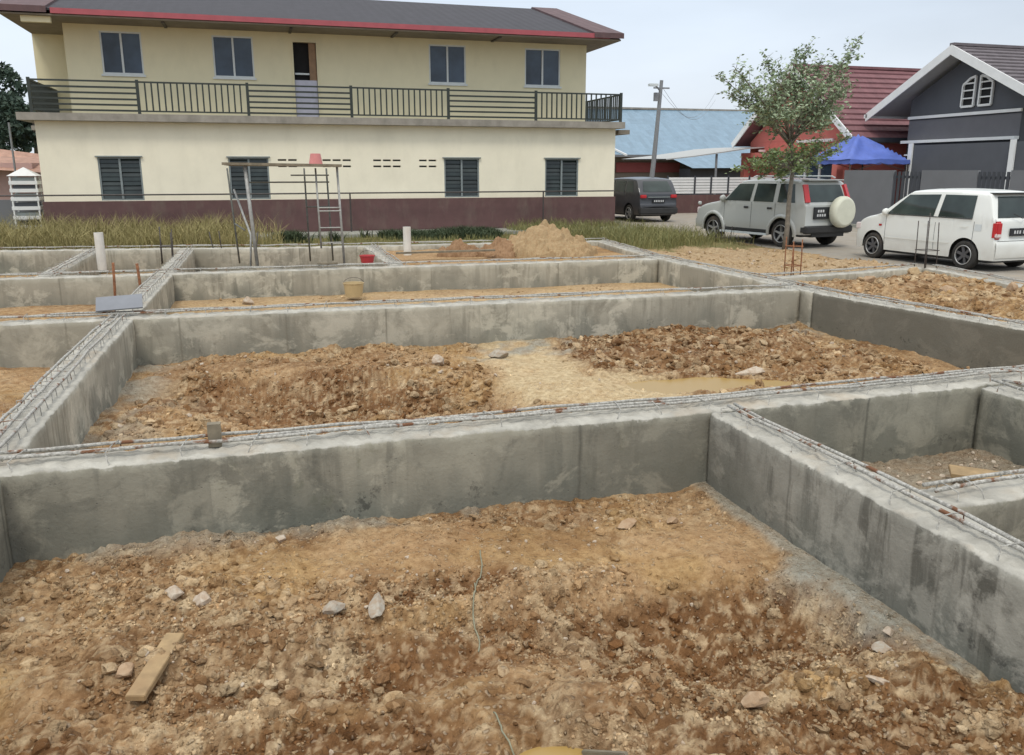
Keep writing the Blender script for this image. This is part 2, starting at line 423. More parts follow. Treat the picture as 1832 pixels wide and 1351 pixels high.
# ------------------------------------------------------------------ numpy noise
def _h(ix, iy, s):
    n = (ix.astype(np.int64) * 374761393 + iy.astype(np.int64) * 668265263 + s * 2147483647 + 1274126177) & 0xffffffff
    n = ((n ^ (n >> 13)) * 1274126177) & 0xffffffff
    n = ((n ^ (n >> 16)) * 2246822519) & 0xffffffff
    return ((n ^ (n >> 15)) & 0xffffff) / float(0xffffff)
def vnoise(x, y, s=0):
    ix = np.floor(x); iy = np.floor(y); fx = x - ix; fy = y - iy
    fx = fx * fx * (3 - 2 * fx); fy = fy * fy * (3 - 2 * fy)
    a = _h(ix, iy, s); b = _h(ix + 1, iy, s); c = _h(ix, iy + 1, s); d = _h(ix + 1, iy + 1, s)
    return (a + (b - a) * fx) * (1 - fy) + (c + (d - c) * fx) * fy
def fbm(x, y, oct=5, s=0, g=.5):
    v = 0; a = 1; t = 0
    for i in range(oct):
        v = v + a * vnoise(x * 2 ** i + 17.3 * i, y * 2 ** i + 5.1 * i, s + i); t += a; a *= g
    return v / t
def lumps(x, y, cell, dens, s, sq=.7):
    """rubble: half-buried clods; returns height and a random value of the winning clod"""
    u = x / cell; v = y / cell; iu = np.floor(u); iv = np.floor(v)
    best = np.zeros_like(x); rid = np.zeros_like(x)
    for di in (-1, 0, 1):
        for dj in (-1, 0, 1):
            a = iu + di; b = iv + dj
            cx = a + _h(a, b, s); cy = b + _h(a, b, s + 1)
            e = _h(a, b, s + 2); r = .22 + .42 * _h(a, b, s + 3) ** 1.6
            an = _h(a, b, s + 4) * 3.14; st = .65 + .7 * _h(a, b, s + 5)
            dx = u - cx; dy = v - cy
            px = (dx * np.cos(an) + dy * np.sin(an)) * st; py = (-dx * np.sin(an) + dy * np.cos(an)) / st
            d4 = (np.abs(px) ** 3 + np.abs(py) ** 3) / r ** 3
            h = np.where((d4 < 1) & (e < dens), np.sqrt(np.clip(1 - d4, 0, 1)) * r * sq * (.5 + _h(a, b, s + 6)), 0)
            m = h > best
            best = np.where(m, h, best); rid = np.where(m, _h(a, b, s + 7) + .001, rid)
    return best * cell, rid
def sst(x, a, b):
    t = np.clip((x - a) / (b - a), 0, 1); return t * t * (3 - 2 * t)

# ------------------------------------------------------------------ ground
C2X = lambda y: np.interp(y, [2, 5.4, 7.3, 10.7, 15.3, 19.6], [8.55, 8.4, 8.12, 7.68, 7.66, 8.12])
C1X = lambda y: np.interp(y, [1, 5.25, 7.2, 10.8, 15.3, 19.6], [-1.64, -1.64, -1.66, -1.60, -1.54, -1.50])
def blob(x, y, cx, cy, rx, ry, ang=0, p=1.0):
    c, s_ = math.cos(R(ang)), math.sin(R(ang)); dx = x - cx; dy = y - cy
    wob = (fbm(x * 1.7, y * 1.7, 4, 77) - .5) * .8
    d = np.sqrt(((dx * c + dy * s_) / rx) ** 2 + ((-dx * s_ + dy * c) / ry) ** 2) + wob
    blob.soft = 1 - sst(d - wob * .6, .1, 1.35)
    return 1 - sst(d, .65, 1.15)

def terrain(x, y):
    z = np.zeros_like(x)
    c2 = C2X(y); c1 = C1X(y)
    def reg(xa, xb, ya, yb, zz):
        nonlocal z
        s = .07
        m = sst(x - xa, -s, s) * (1 - sst(x - xb, -s, s)) * sst(y - ya, -s, s) * (1 - sst(y - yb, -s, s))
        z = z * (1 - m) + zz * m
        return m
    W = -9.0
    pA = reg(c1, 3.2, -6, 5.43, -.40)
    reg(3.2, 5.65, 3.47, 5.43, -.38); reg(3.2, 5.65, -6, 3.47, -.48); reg(5.65, c2, -6, 5.43, -.36)
    reg(W, c1, -6, 5.4, -.36)
    pB = reg(c1, c2, 5.43, 10.85, -.37); reg(W, c1, 5.43, 10.85, -.33)
    pC = reg(c1, c2, 10.85, 15.45, -.30); reg(W, c1, 10.85, 15.45, -.30)
    r4 = np.interp(x, [-9, -1.4, .46, 8.3], [21.3, 20.3, 19.85, 19.58]) + .15; reg(c1, 2.45, 15.45, r4, -.38); reg(W, c1, 15.45, r4, -.34)
    pD = reg(2.45, c2, 15.45, r4, .04)
    inside = sst(y, 20.9, 20.4)
    right = sst(x - c2, 0, .1) * (1 - sst(x, 10.9, 12.2)) * (1 - sst(y, 19, 20.5))
    # the soil right of the last beam, heaped against it
    pE = right * (1 - sst(y, 12.0, 12.6))
    z = z + pE * (.03 + .10 * blob(x, y, 9.6, 10.0, 1.3, 2.0) + .05 * fbm(x, y, 3, 5)) + right * sst(y, 12.2, 12.8) * (.05 + .10 * blob(x, y, 11.2, 13.7, 1.0, .5))
    near = (1 - sst(y, 20.0, 20.8)) * (1 - sst(x, 11.3, 12.6)) * sst(x, -9.2, -8.8)
    # how cloddy each spot is
    n0 = fbm(x * .9, y * .9, 4, 3); n1 = fbm(x * 2.3, y * 2.3, 4, 9)
    smoothA = np.maximum.reduce([blob(x, y, .5, 4.72, .95, .36, 3), blob(x, y, 2.55, 4.35, .55, .40, -20), blob(x, y, 1.5, 4.6, .6, .3)])
    holeA = blob(x, y, 2.1, 3.55, .85, .58, -12)
    softA = blob.soft; z = z - 0
    dark2 = np.maximum.reduce([blob(x, y, .78, 4.18, .5, .16, 8), blob(x, y, .5, 3.62, .8, .22, 5), blob(x, y, .0, 3.05, .7, .22), blob(x, y, 2.35, 2.6, .5, .25)])
    holeB = np.maximum(blob(x, y, .55, 8.5, 1.9, .85, -22), blob(x, y, -.1, 9.2, .8, .4, -15))
    blob(x, y, .55, 8.5, 1.9, .85, -22); softB = blob.soft
    flatB = np.maximum(blob(x, y, 3.0, 9.4, .62, 2.0, -8), blob(x, y, 3.35, 7.9, 1.05, .75, 0))
    moundB = blob(x, y, 5.6, 9.6, 1.5, 1.25, -8)
    rightB = blob(x, y, 5.4, 9.3, 2.3, 1.7, -15)
    edgeR1 = sst(y, 4.95, 5.2) * pA
    rough = .62 + (n0 - .5) * 1.3
    rough = rough * (1 - .85 * smoothA * pA) * (1 - .96 * flatB * pB) + .35 * holeA * pA + .30 * dark2 * pA + .35 * holeB * pB + .45 * rightB * pB
    low = pA * (1 - sst(y + (n1 - .5) * .8, 3.0, 3.9))
    rough = rough + .45 * low
    rough = np.clip(rough, .04, 1.25) * near
    rough = rough * (1 - .75 * pC) * (1 - .6 * sst(y, 15.5, 15.6) * (x < 8)) + .3 * pE
    wx_ = x + (fbm(x * 9, y * 9, 3, 201) - .5) * .10 + (fbm(x * 34, y * 34, 2, 203) - .5) * .03; wy_ = y + (fbm(x * 9, y * 9, 3, 202) - .5) * .10 + (fbm(x * 34, y * 34, 2, 204) - .5) * .03
    h1, r1 = lumps(wx_, wy_, .34, .55, 21, .45)
    h2, r2 = lumps(wx_, wy_, .12, .75, 41, .55)
    h3, r3 = lumps(wx_, wy_, .05, .85, 61, .8)
    h4, r4 = lumps(wx_, wy_, .075, .7, 101, .7)
    det = near * ((n0 - .5) * .16 + (n1 - .5) * .085 + (fbm(x * 5, y * 5, 4, 15, .55) - .5) * .09 * (.3 + rough))
    det += rough * (h1 * .45 * sst(n1, .42, .6) + h2 * .32 + h3 * .7 + h4 * .3 + (fbm(x * 22, y * 22, 4, 33, .7) - .5) * .026)
    flat = 1 - .8 * (pC * .6 + (y > 11) * (y < 20) * (1 - pE) * (x < 9))
    z = z + det * np.clip(flat, .3, 1)
    z = z - pA * (.32 * softA + .05 * dark2) + pA * .05 * blob(x, y, .6, 4.0, 1.5, .12, 8)
    z = z - pB * .34 * softB + pB * .05 * blob(x, y, .5, 9.7, 1.9, .35, -18) + pB * .07 * blob(x, y, -.75, 8.4, .45, 1.6, -8) + pB * (.10 * moundB)
    # lean-concrete ledge at the foot of the diagonal beam
    spill = pA * (sst(x, 2.80 + (n1 - .5) * .5, 2.95 + (n1 - .5) * .4)) * sst(y, 2.95, 3.15) * (1 - sst(y, 3.9, 4.3))
    spill2 = pA * sst(x, 2.90 + (n1 - .5) * .12, 2.98) * sst(y, 2.6, 2.8)
    sp = np.maximum(spill, spill2 * .8)
    z = z * (1 - sp) + sp * (-.385 + (fbm(x * 6, y * 6, 3, 8) - .5) * .02)
    grey = np.maximum(sp, edgeR1 * sst(n1, .5, .62) * .6)
    cs = np.maximum(blob(x, y, 3.2, 10.0, .85, .7), blob(x, y, 7.2, 10.2, .45, .3)) * pB
    cs = np.maximum(cs, pB * (1 - sst(x - c1, .25, .75 + (n1 - .5))) * sst(n1, .4, .6) * .8)
    grey = np.maximum(grey, cs * sst(n1, .38, .58) * .9)
    # puddles: hollows in the ground below the water sheet
    pud = np.maximum(blob(x, y, 4.5, 7.85, .8, .36, -10) * pB, blob(x, y, 1.0, 2.74, .22, .16) * pA)
    z = np.where(pud > .01, z * (1 - pud) + pud * -.50, z)
    # soil colours (moist subsoil, dry clods, ochre clay, cement dust)
    tan = np.array([.435, .29, .155]); red = np.array([.185, .092, .036]); pale = np.array([.545, .425, .265]); och = np.array([.45, .295, .13]); gry = np.array([.32, .315, .265]); sand = np.array([.56, .445, .27])
    m = lambda a, b, f: a + (b - a) * f[..., None]
    col = np.broadcast_to(tan, x.shape + (3,)).copy()
    col = m(col, och, sst(fbm(x * 1.3 + 9, y * 1.3, 4, 50), .48, .66) * .7)
    moist = np.clip(sst(fbm(x * 1.6, y * 1.6 + 4, 5, 52), .50, .68) * .55 * near * (1 - flatB * pB) + pA * (1.0 * holeA + .9 * dark2 + .72 * low * sst(fbm(x * 2.6, y * 2.6, 4, 58), .36, .56)) + pB * (1 - flatB) * (.85 * holeB + .72 * rightB) , 0, 1)
    col = m(col, red, moist)
    col = m(col, sand, np.clip(flatB * pB * 1.0 + pC * .45, 0, 1))
    col = m(col, pale, np.clip((r2 > .55) * sst(h2, .012, .028) * .85 * rough, 0, 1) * (1 - .35 * moist))
    col = m(col, pale, np.clip((r4 > .5) * sst(h4, .008, .02) * .65 * rough, 0, 1))
    col = m(col, pale, np.clip((r1 > .72) * sst(h1, .03, .06) * .6 * rough, 0, 1))
    col = m(col, red * .9, np.clip((r2 < .28) * (h2 > 0) * .45 * rough, 0, 1))
    crev = (1 - sst(h2 + h3, .0, .012)) * rough  # gaps between the clods, tinted darker and redder
    col = m(col, red * .75, np.clip(crev * .45, 0, 1))
    fleck = fbm(x * 30, y * 30, 3, 120, .7)
    col = m(col, pale, sst(fleck, .56, .64) * .5 * np.clip(rough, 0, 1)); col = m(col, red * .7, sst(fleck, .44, .36) * .5 * np.clip(rough, 0, 1))
    col = m(col, gry, np.clip(grey, 0, 1))
    a2 = (x > 3.3) & (x < 5.6) & (y > 3.5) & (y < 5.4)
    col = m(col, np.array([.25, .235, .19]), a2 * .75)
    # outside the site: grassy soil, then paler strip by the road
    out = sst(y, 20.2, 21.0) * (1 - sst(x, 11.6, 12.6))
    col = m(col, np.array([.17, .155, .06]), out)
    gr2 = sst(x, 8.3, 8.9) * sst(y, 17.3 + (n1 - .5) * 2, 18.4 + (n1 - .5) * 2)
    col = m(col, np.array([.19, .18, .075]), gr2 * (1 - sst(x, 11.5, 12.3)))
    strip = right * sst(y, 12.4, 13.2) * (1 - gr2)
    col = m(col, np.array([.44, .335, .205]), strip * .8)
    z = z - .03 * sst(x, 11.5, 12.8) - .02 * sst(y, 21.5, 24) * (x < 12)
    far = sst(x, 20, 24) + sst(y, 40, 50)
    col = m(col, np.array([.20, .19, .11]), np.clip(far, 0, 1))
    wet = np.clip(moist * .25 + pud * .6, 0, 1)
    terrain.rough = rough; terrain.moist = moist
    terrain.smooth = np.clip(flatB * pB + smoothA * pA * .7 + sp, 0, 1)
    return z, col, wet
def zg(x, y): return float(terrain(np.array([float(x)]), np.array([float(y)]))[0][0])

def axis_pts(segs):
    out = [segs[0][0]]
    for a, b, d in segs:
        n = max(1, int(round((b - a) / d))); out += list(np.linspace(a, b, n + 1)[1:])
    return np.array(out)
gx = axis_pts([(-300, -60, 30), (-60, -14, 3), (-14, -6, .4), (-6, -1.9, .06), (-1.9, 3.5, .0125), (3.5, 6, .022), (6, 9, .032), (9, 13, .06), (13, 20, .35), (20, 60, 4), (60, 300, 30)])
gy = axis_pts([(-40, 0, 5), (0, 2.0, .1), (2.0, 5.5, .0125), (5.5, 9, .024), (9, 15.5, .045), (15.5, 21, .08), (21, 30, .3), (30, 60, 2), (60, 500, 40)])
GX, GY = np.meshgrid(gx, gy)
GZ, GC, GW = terrain(GX.ravel(), GY.ravel())
nx, ny = len(gx), len(gy)
ii = (np.arange(ny - 1)[:, None] * nx + np.arange(nx - 1)[None, :]).ravel()
F4 = np.stack([ii, ii + 1, ii + nx + 1, ii + nx], 1)
ground = np_mesh('ground', np.stack([GX.ravel(), GY.ravel(), GZ], 1), F4, M['ground'])
tag(ground, kind='structure')
ca = ground.data.color_attributes.new('soil', 'FLOAT_COLOR', 'POINT')
ca.data.foreach_set('color', np.concatenate([GC, np.ones((len(GC), 1))], 1).astype(np.float32).ravel())
wa = ground.data.attributes.new('wet', 'FLOAT', 'POINT'); wa.data.foreach_set('value', GW.astype(np.float32))

# road and apron sheets
mb = MB(); ys = [-30, 0, 5, 10, 12, 14, 16, 18, 20, 24, 30, 45, 80]
for a, b in zip(ys[:-1], ys[1:]): mb.add([(11.9, a, 0), (18.95, a, 0), (18.95, b, 0), (11.9, b, 0)], [(0, 1, 2, 3)])
tag(mb.build('road', M['road']), kind='structure')
mb = MB(); mb.add([(-8, 24.9, .012), (11.9, 24.9, .012), (11.9, 26.9, .02), (-8, 26.9, .02)], [(0, 1, 2, 3)])
mb.box(-8, 11.9, 24.75, 24.9, -.1, .07)
tag(mb.build('drain_apron', M['apron']), kind='structure')

def puddle(cx, cy, rx, ry, z, label, ang=0):
    mb = MB(); n = 36; vs = []
    for k in range(n):
        a = 2 * math.pi * k / n; r = 1 + .12 * math.sin(3 * a) + .08 * math.sin(5 * a + 1)
        x, y = math.cos(a) * rx * r, math.sin(a) * ry * r
        vs.append((cx + x * math.cos(R(ang)) - y * math.sin(R(ang)), cy + x * math.sin(R(ang)) + y * math.cos(R(ang)), z))
    mb.add(vs, [tuple(range(n))])
    return tag(mb.build('puddle_water', M['water']), label=label, kind='structure')
puddle(4.5, 7.85, 1.0, .46, -.395, 'yellow muddy puddle in the middle pit behind the front beam', -10)
puddle(1.0, 2.78, .26, .16, -.470, 'small ochre puddle at the bottom edge of the near pit')

# ------------------------------------------------------------------ foundation beams
ZT = .15
def beam(name, pts, width, label, mat, side=1, rebar_off=(.62, .86), rebar_z=.055, st_gap=.22, rz_wob=.01, seg=.045, depth=.95, rows=10, zt=ZT):
    """pts: line of the front / left edge; the beam lies to its right (side=1) or left (side=-1) seen from above"""
    P = [Vector((p[0], p[1], 0)) for p in pts]
    root = thing(name, (P[0].x, P[0].y, 0), label, 'concrete beam', 'cast concrete foundation beams of the building site')
    L = [0]
    for a, b in zip(P[:-1], P[1:]): L.append(L[-1] + (b - a).length)
    def at(s):
        for i in range(len(P) - 1):
            if s <= L[i + 1] or i == len(P) - 2:
                d = (P[i + 1] - P[i]).normalized(); q = P[i] + d * (s - L[i]); return q, d
    n = max(2, int(L[-1] / seg))
    ss = np.linspace(0, L[-1], n + 1)
    # cross-section loop (u across, z): left side down->up, top, right side up->down
    zb = zt - depth
    zs = np.concatenate([np.linspace(zb, zt - .5, 3), np.linspace(zt - .42, zt - .014, rows)])
    us = np.linspace(.0, 1, 9)
    prof = [(0, z) for z in zs] + [(.012 / width if i == 0 else (1 - .012 / width if i == 8 else u), zt) for i, u in enumerate(us)] + [(1, z) for z in zs[::-1]]
    m = len(prof); V = []
    seed = int(abs(P[0].x * 13 + P[0].y * 7)) + 5
    for s in ss:
        q, d = at(s); nrm = Vector((d.y, -d.x, 0)) * side
        for j, (u, z) in enumerate(prof):
            k = nrm.y + nrm.x
            X = q.x + nrm.x * u * width; Y = q.y + nrm.y * u * width
            w1 = (vnoise(np.array([s * 3.1]), np.array([z * 3 + (9 if u > .5 else 0)]), seed)[0] - .5) * .008
            w2 = (vnoise(np.array([s * 14.]), np.array([z * 14 + u * 31]), seed + 3)[0] - .5) * .006
            zz = z
            if z >= zt - .001:
                zz = z + (vnoise(np.array([s * 5.]), np.array([u * 3.]), seed + 5)[0] - .5) * .012 + (vnoise(np.array([s * 30.]), np.array([u * 9.]), seed + 6)[0] - .5) * .03
                w1 += (vnoise(np.array([s * 11.]), np.array([u * 2.]), seed + 8)[0] - .5) * .014 * (abs(u - .5) > .4)
            elif z > zt - .02:
                w2 += (vnoise(np.array([s * 17.]), np.array([3.3]), seed + 9)[0] - .5) * .012
            V.append((X + nrm.x * (w1 + w2) - root.location.x, Y + nrm.y * (w1 + w2) - root.location.y, zz))
    V = np.array(V)
    a = (np.arange(n)[:, None] * m + np.arange(m - 1)[None, :]).ravel()
    Fq = np.stack([a, a + m, a + m + 1, a + 1], 1) if side > 0 else np.stack([a, a + 1, a + m + 1, a + m], 1)
    body = np_mesh('concrete_body', V, Fq, mat, root)
    # end caps
    bm = bmesh.new(); bm.from_mesh(body.data); bm.verts.ensure_lookup_table()
    for base in (0, n * m):
        try: bm.faces.new([bm.verts[base + j] for j in range(m)])
        except Exception: pass
    bmesh.ops.recalc_face_normals(bm, faces=bm.faces)
    for f in bm.faces: f.smooth = len(f.verts) == 4
    bm.to_mesh(body.data); bm.free()
    # two longitudinal bars
    for bi, off in enumerate(rebar_off):
        mb = MB(); pp = []; k = max(3, int(L[-1] / .35))
        for i in range(k + 1):
            s = L[-1] * i / k; q, d = at(s); nrm = Vector((d.y, -d.x, 0)) * side
            o = off * width + random.uniform(-1, 1) * .006
            pp.append((q.x + nrm.x * o, q.y + nrm.y * o, zt + rebar_z + random.uniform(-1, 1) * rz_wob))
        mb.tube(pp, .0115, 7); mb.build('rebar', M['rebar'], root, smooth=True)
    # stirrup hoops standing proud of the top
    if st_gap:
        w = (rebar_off[-1] - .14) * width
        hp = [(-.01, -.03), (0, rebar_z + .012), (w * .5, rebar_z + .018), (w, rebar_z + .012), (w + .01, -.03)]
        mb = MB(); mb.tube([(0, y, z) for y, z in hp], .0038, 5, cap=False)
        me = None; s = .12
        while s < L[-1] - .05:
            q, d = at(s); nrm = Vector((d.y, -d.x, 0)) * side
            if me is None:
                o = mb.build('stirrup', M['rebar'], root, smooth=True, local=True); me = o.data
            else:
                o = bpy.data.objects.new('stirrup', me); COL.objects.link(o); o.parent = root
            off = .16 * width
            o.location = (q.x + nrm.x * off - root.location.x, q.y + nrm.y * off - root.location.y, zt + random.uniform(-.008, .006))
            o.rotation_euler = (random.uniform(-.04, .04), random.uniform(-.5, .5), math.atan2(nrm.y, nrm.x) - math.pi / 2 + random.uniform(-.28, .28))
            s += st_gap * random.uniform(.8, 1.25)
    return root

c1l = lambda y: float(C1X(np.array([y]))[0]) - .15
c1r = lambda y: float(C1X(np.array([y]))[0]) + .15
c2l = lambda y: float(C2X(np.array([y]))[0]) - .15
c2r = lambda y: float(C2X(np.array([y]))[0]) + .15
B = 'foundation_beam'
beam(B, [(5.5 + 3.2, 5.44), (3.05, 5.27), (-4.2, 5.235)], .31, 'long concrete beam across the front, dividing the near pit from the middle pit', M['conc'], rebar_off=(.52, .66, .9), rebar_z=.05, seg=.02, st_gap=.42)
beam(B, [(c2l(10.7), 10.66), (-6.5, 10.74)], .30, 'concrete beam behind the middle pit, ending at the plastered right-hand beam', M['conc_pale'], st_gap=.5)
beam(B, [(c2l(15.3), 15.28), (-8, 15.34)], .30, 'pale concrete beam in front of the sand heap and scaffold legs', M['conc_pale'], st_gap=.35, seg=.08, rows=6)
beam(B, [(8.3, 19.58), (.46, 19.85), (-1.4, 20.3), (-9, 21.3)], .30, 'rearmost concrete beam at the edge of the grass', M['conc_pale'], st_gap=.5, seg=.12, rows=5)
def col(y0, y1, fl, label, mat, **k):
    n = 3; pts = [(fl(y), y) for y in np.linspace(y0, y1, n)]
    return beam(B, pts, .30, label, mat, zt=ZT - .004, **k)
col(5.56, 10.72, c1l, 'left concrete beam with raised hoops, running back beside the middle pit', M['conc_pale'], rebar_off=(.25, .5, .75), rebar_z=.075, st_gap=.2, rz_wob=.013)
col(11.05, 15.30, c1l, 'left concrete beam between the second and third cross beams', M['conc_pale'], rebar_off=(.25, .75), rebar_z=.08, st_gap=.2)
col(15.66, 20.2, c1l, 'left concrete beam running to the rearmost beam by the grass', M['conc_pale'], st_gap=.3, seg=.08, rows=6)
col(.6, 5.215, c1l, 'concrete beam at the lower left edge of the near pit', M['conc'], rebar_off=(.25, .75), rebar_z=.08)
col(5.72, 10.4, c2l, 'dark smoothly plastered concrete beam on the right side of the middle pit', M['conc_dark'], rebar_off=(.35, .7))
beam(B, [(c2l(10.41), 10.41), (c2l(15.6), 15.6), (c2l(19.5), 19.5)], .302, 'right concrete beam running back from the rusty rebar towards the grass', M['conc_pale'], zt=ZT - .002, rebar_off=(.35, .7), st_gap=.35, seg=.07)
beam(B, [(3.05, .6), (3.06, 2.9), (3.04, 5.245)], .31, 'stained diagonal concrete beam between the near pit and the right pits', M['conc_streak'], rebar_off=(.45, .62), rebar_z=.05, seg=.02, zt=ZT - .004, st_gap=.4)
beam(B, [(5.5, .6), (5.52, 5.31)], .30, 'concrete beam at the right edge, meeting the front beam corner', M['conc'], rebar_off=(.3, .7), seg=.04, zt=ZT - .004)
beam(B, [(5.50, 3.40), (3.37, 3.32)], .28, 'short concrete beam branching right from the diagonal beam', M['conc'], rebar_off=(.45, .75), seg=.03, zt=ZT - .008)
beam(B, [(-3.55, 15.66), (-3.6, 20.5)], .28, 'short concrete beam beside the left white pipe', M['conc_pale'], st_gap=.4, seg=.12, rows=5, zt=ZT - .008)
beam(B, [(2.3, 15.60), (2.33, 19.78)], .28, 'short concrete beam beside the red bucket', M['conc_pale'], st_gap=.4, seg=.12, rows=5, zt=ZT - .008)
beam(B, [(11.45, 12.62), (9.8, 12.25), (c2r(12) + .01, 11.98)], .26, 'low concrete beam beside the standing rusty rebar', M['conc_pale'], st_gap=.4, seg=.08, rows=6, zt=ZT - .008)
beam(B, [(10.7, 6.5), (11.0, 10.07), (11.44, 12.60)], .26, 'low concrete beam in front of the white hatchback', M['conc_pale'], st_gap=.4, seg=.08, rows=6, zt=ZT - .012)

# ------------------------------------------------------------------ rubble, stones, planks
def rocks(name, pts, mat, smooth=False, sub=1, soil=None):
    """many small irregular stones in one mesh (pts: x, y, z, size); soil = (darkest, brightest, share of pale ones)"""
    ico = bmesh.new(); bmesh.ops.create_icosphere(ico, subdivisions=sub, radius=1); bv = np.array([v.co[:] for v in ico.verts]); bf = np.array([[v.index for v in f.verts] for f in ico.faces]); ico.free()
    nb = len(bv); var = []
    for _ in range(60):
        v = bv.copy()
        for _k in range(9):                                     # knock flat facets off, then roughen
            o_ = RNG.normal(size=3); o_ /= np.linalg.norm(o_); d_ = RNG.uniform(.45, .85); kk = v @ o_; v -= np.outer(np.clip(kk - d_, 0, None), o_)
        v *= 1 + RNG.uniform(-.10, .10, (nb, 1)) * (2.2 if sub == 1 else 1)
        Q, _r = np.linalg.qr(RNG.normal(size=(3, 3)))
        v = (v * np.array([1, RNG.uniform(.6, 1), RNG.uniform(.45, .85)])) @ Q.T; v[:, 2] *= .85; var.append(v)
    P = np.array(pts); k = RNG.randint(0, 60, len(P)); V = np.array(var)[k] * P[:, 3][:, None, None] + P[:, None, :3]
    Fc = (bf[None] + (np.arange(len(P)) * nb)[:, None, None]).reshape(-1, 3)
    o = np_mesh(name, V.reshape(-1, 3), Fc, mat, smooth=smooth)
    if soil:
        _z, C_, _w = terrain(P[:, 0], P[:, 1]); n = len(P)
        C_ = C_ * RNG.uniform(soil[0], soil[1], (n, 1)); pl = (RNG.uniform(0, 1, n) < soil[2])[:, None]
        C_ = np.where(pl, C_ * .35 + np.array([.54, .42, .265]) * .65 * RNG.uniform(.8, 1.1, (n, 1)), C_)
        C_ = np.repeat(np.concatenate([C_, np.ones((n, 1))], 1), nb, 0)
        o.data.color_attributes.new('soil', 'FLOAT_COLOR', 'POINT').data.foreach_set('color', C_.astype(np.float32).ravel())
        o.data.attributes.new('wet', 'FLOAT', 'POINT')
    return o

def scatter(n, x0, x1, y0, y1, smin, smax, want=None, pw=3, sink=.25):
    x = RNG.uniform(x0, x1, n); y = RNG.uniform(y0, y1, n)
    s = smin + (smax - smin) * RNG.uniform(0, 1, n) ** pw
    keep = np.ones(n, bool)
    if want is not None: keep = RNG.uniform(0, 1, n) < want(x, y)
    x, y, s = x[keep], y[keep], s[keep]
    z, c, w = terrain(x, y); q = RNG.uniform(0, 1, len(x)) > terrain.smooth * .93; x, y, s, z = x[q], y[q], s[q], z[q]
    return list(zip(x, y, z + s * sink, s))
patchy = lambda x, y: np.clip((fbm(x * 1.8, y * 1.8, 4, 91) - .40) * 4.5, .05, 1)
cluster = lambda x, y: (terrain(x, y), np.clip((fbm(x * 2.6, y * 2.6, 4, 93) - .44) * 6, .02, 1) * np.clip(terrain.rough + .3 * terrain.moist, 0, 1))[1]
cl2 = lambda x, y: (terrain(x, y), np.clip((fbm(x * 3.3, y * 3.3, 4, 97) - .42) * 5, .04, 1) * np.clip(terrain.rough + .15, 0, 1))[1]
o = rocks('clods', scatter(6500, -1.4, 3.0, 1.6, 5.2, .012, .058, cluster, 2.8, -.05) + scatter(8000, -1.3, 7.4, 5.7, 10.6, .022, .085, cluster, 2.0, .05) + scatter(1500, 7.9, 10.9, 6, 12.2, .015, .085, None, 2.4, .05), M['ground'], smooth=False, sub=2, soil=(.75, 1.3, .2))
tag(o, 'crumbly clods of clay clustered over the dug soil of the pits', 'clods', kind='stuff')
o = rocks('rubble', scatter(60000, -1.4, 3.0, 1.6, 5.2, .004, .019, cl2, 2.0, .1) + scatter(26000, -1.3, 7.4, 5.7, 10.6, .007, .030, cl2, 2, .1) + scatter(500, -1.3, 7.4, 11, 15.2, .012, .05, patchy), M['ground'], soil=(.6, 1.6, .34))
tag(o, 'brown crumbs and small rubble strewn over the dug soil of the pits', 'rubble', kind='stuff')
o = rocks('gravel', scatter(1500, -1.4, 3.0, 1.6, 5.2, .004, .02, patchy) + scatter(250, -1.3, 7.4, 5.7, 10.6, .01, .045) + scatter(300, 3.4, 5.45, 3.6, 5.2, .006, .03) + scatter(120, 9, 12, 12.5, 17, .01, .05), M['stone_pale'])
tag(o, 'pale pebbles and broken mortar bits scattered on the soil', 'gravel', kind='stuff')
o = rocks('roadside_rubble', scatter(900, 8.2, 11.8, 12.3, 17.5, .015, .07, patchy), M['sand'])
tag(o, 'sandy clods along the strip between the site and the parked cars', 'rubble', kind='stuff')

def stone(name, x, y, s, sc_, label, mat, rz=0, seed=1, sink=.25, cat='stone'):
    bm = bmesh.new(); bmesh.ops.create_icosphere(bm, subdivisions=3, radius=1)
    rr = random.Random(seed)
    off = [Vector((rr.uniform(-1, 1), rr.uniform(-1, 1), rr.uniform(-1, 1))).normalized() for _ in range(16)]
    dd = [rr.uniform(.50, .85) for _ in off]
    for v in bm.verts:
        for o_, d in zip(off, dd):
            k = v.co.dot(o_)
            if k > d: v.co -= o_ * (k - d)
        v.co *= 1 + rr.uniform(-.035, .035)
    for v in bm.verts: v.co = Vector((v.co.x * s * sc_[0], v.co.y * s * sc_[1], v.co.z * s * sc_[2]))
    me = bpy.data.meshes.new(name); bm.to_mesh(me); bm.free(); me.materials.append(mat)
    o = bpy.data.objects.new(name, me); COL.objects.link(o)
    o.location = (x, y, zg(x, y) + s * sc_[2] * (1 - sink * 2)); o.rotation_euler = (rr.uniform(-.15, .15), rr.uniform(-.15, .15), rz)
    return tag(o, label, cat, 'larger stones lying on the dug soil')
stone('stone', -.54, 4.38, .065, (1, .8, .6), 'pale rounded stone, left one of the pair in the near pit', M['stone_pale'], .2, 1)
stone('stone', -.40, 4.33, .062, (1, .9, .75), 'pinkish rounded stone, right one of the pair in the near pit', M['stone_pale'], 1.2, 2)
stone('stone', 2.10, 3.14, .03, (1, .8, .7), 'small pale stone in the reddish hollow of the near pit', M['stone_pale'], .5, 3)
stone('stone', 2.56, 2.81, .055, (1.2, .6, .35), 'flat cream stone chip near the lower right corner', M['stone_pale'], -.4, 4)
stone('stone', 1.93, 2.81, .075, (1, .9, .8), 'round brown clod low in the near pit beneath the hollow', M['stone'], .1, 5)
stone('stone', 2.90, 3.15, .045, (1, .8, .7), 'whitish stone on the cement ledge at the foot of the diagonal beam', M['stone_pale'], .9, 6)
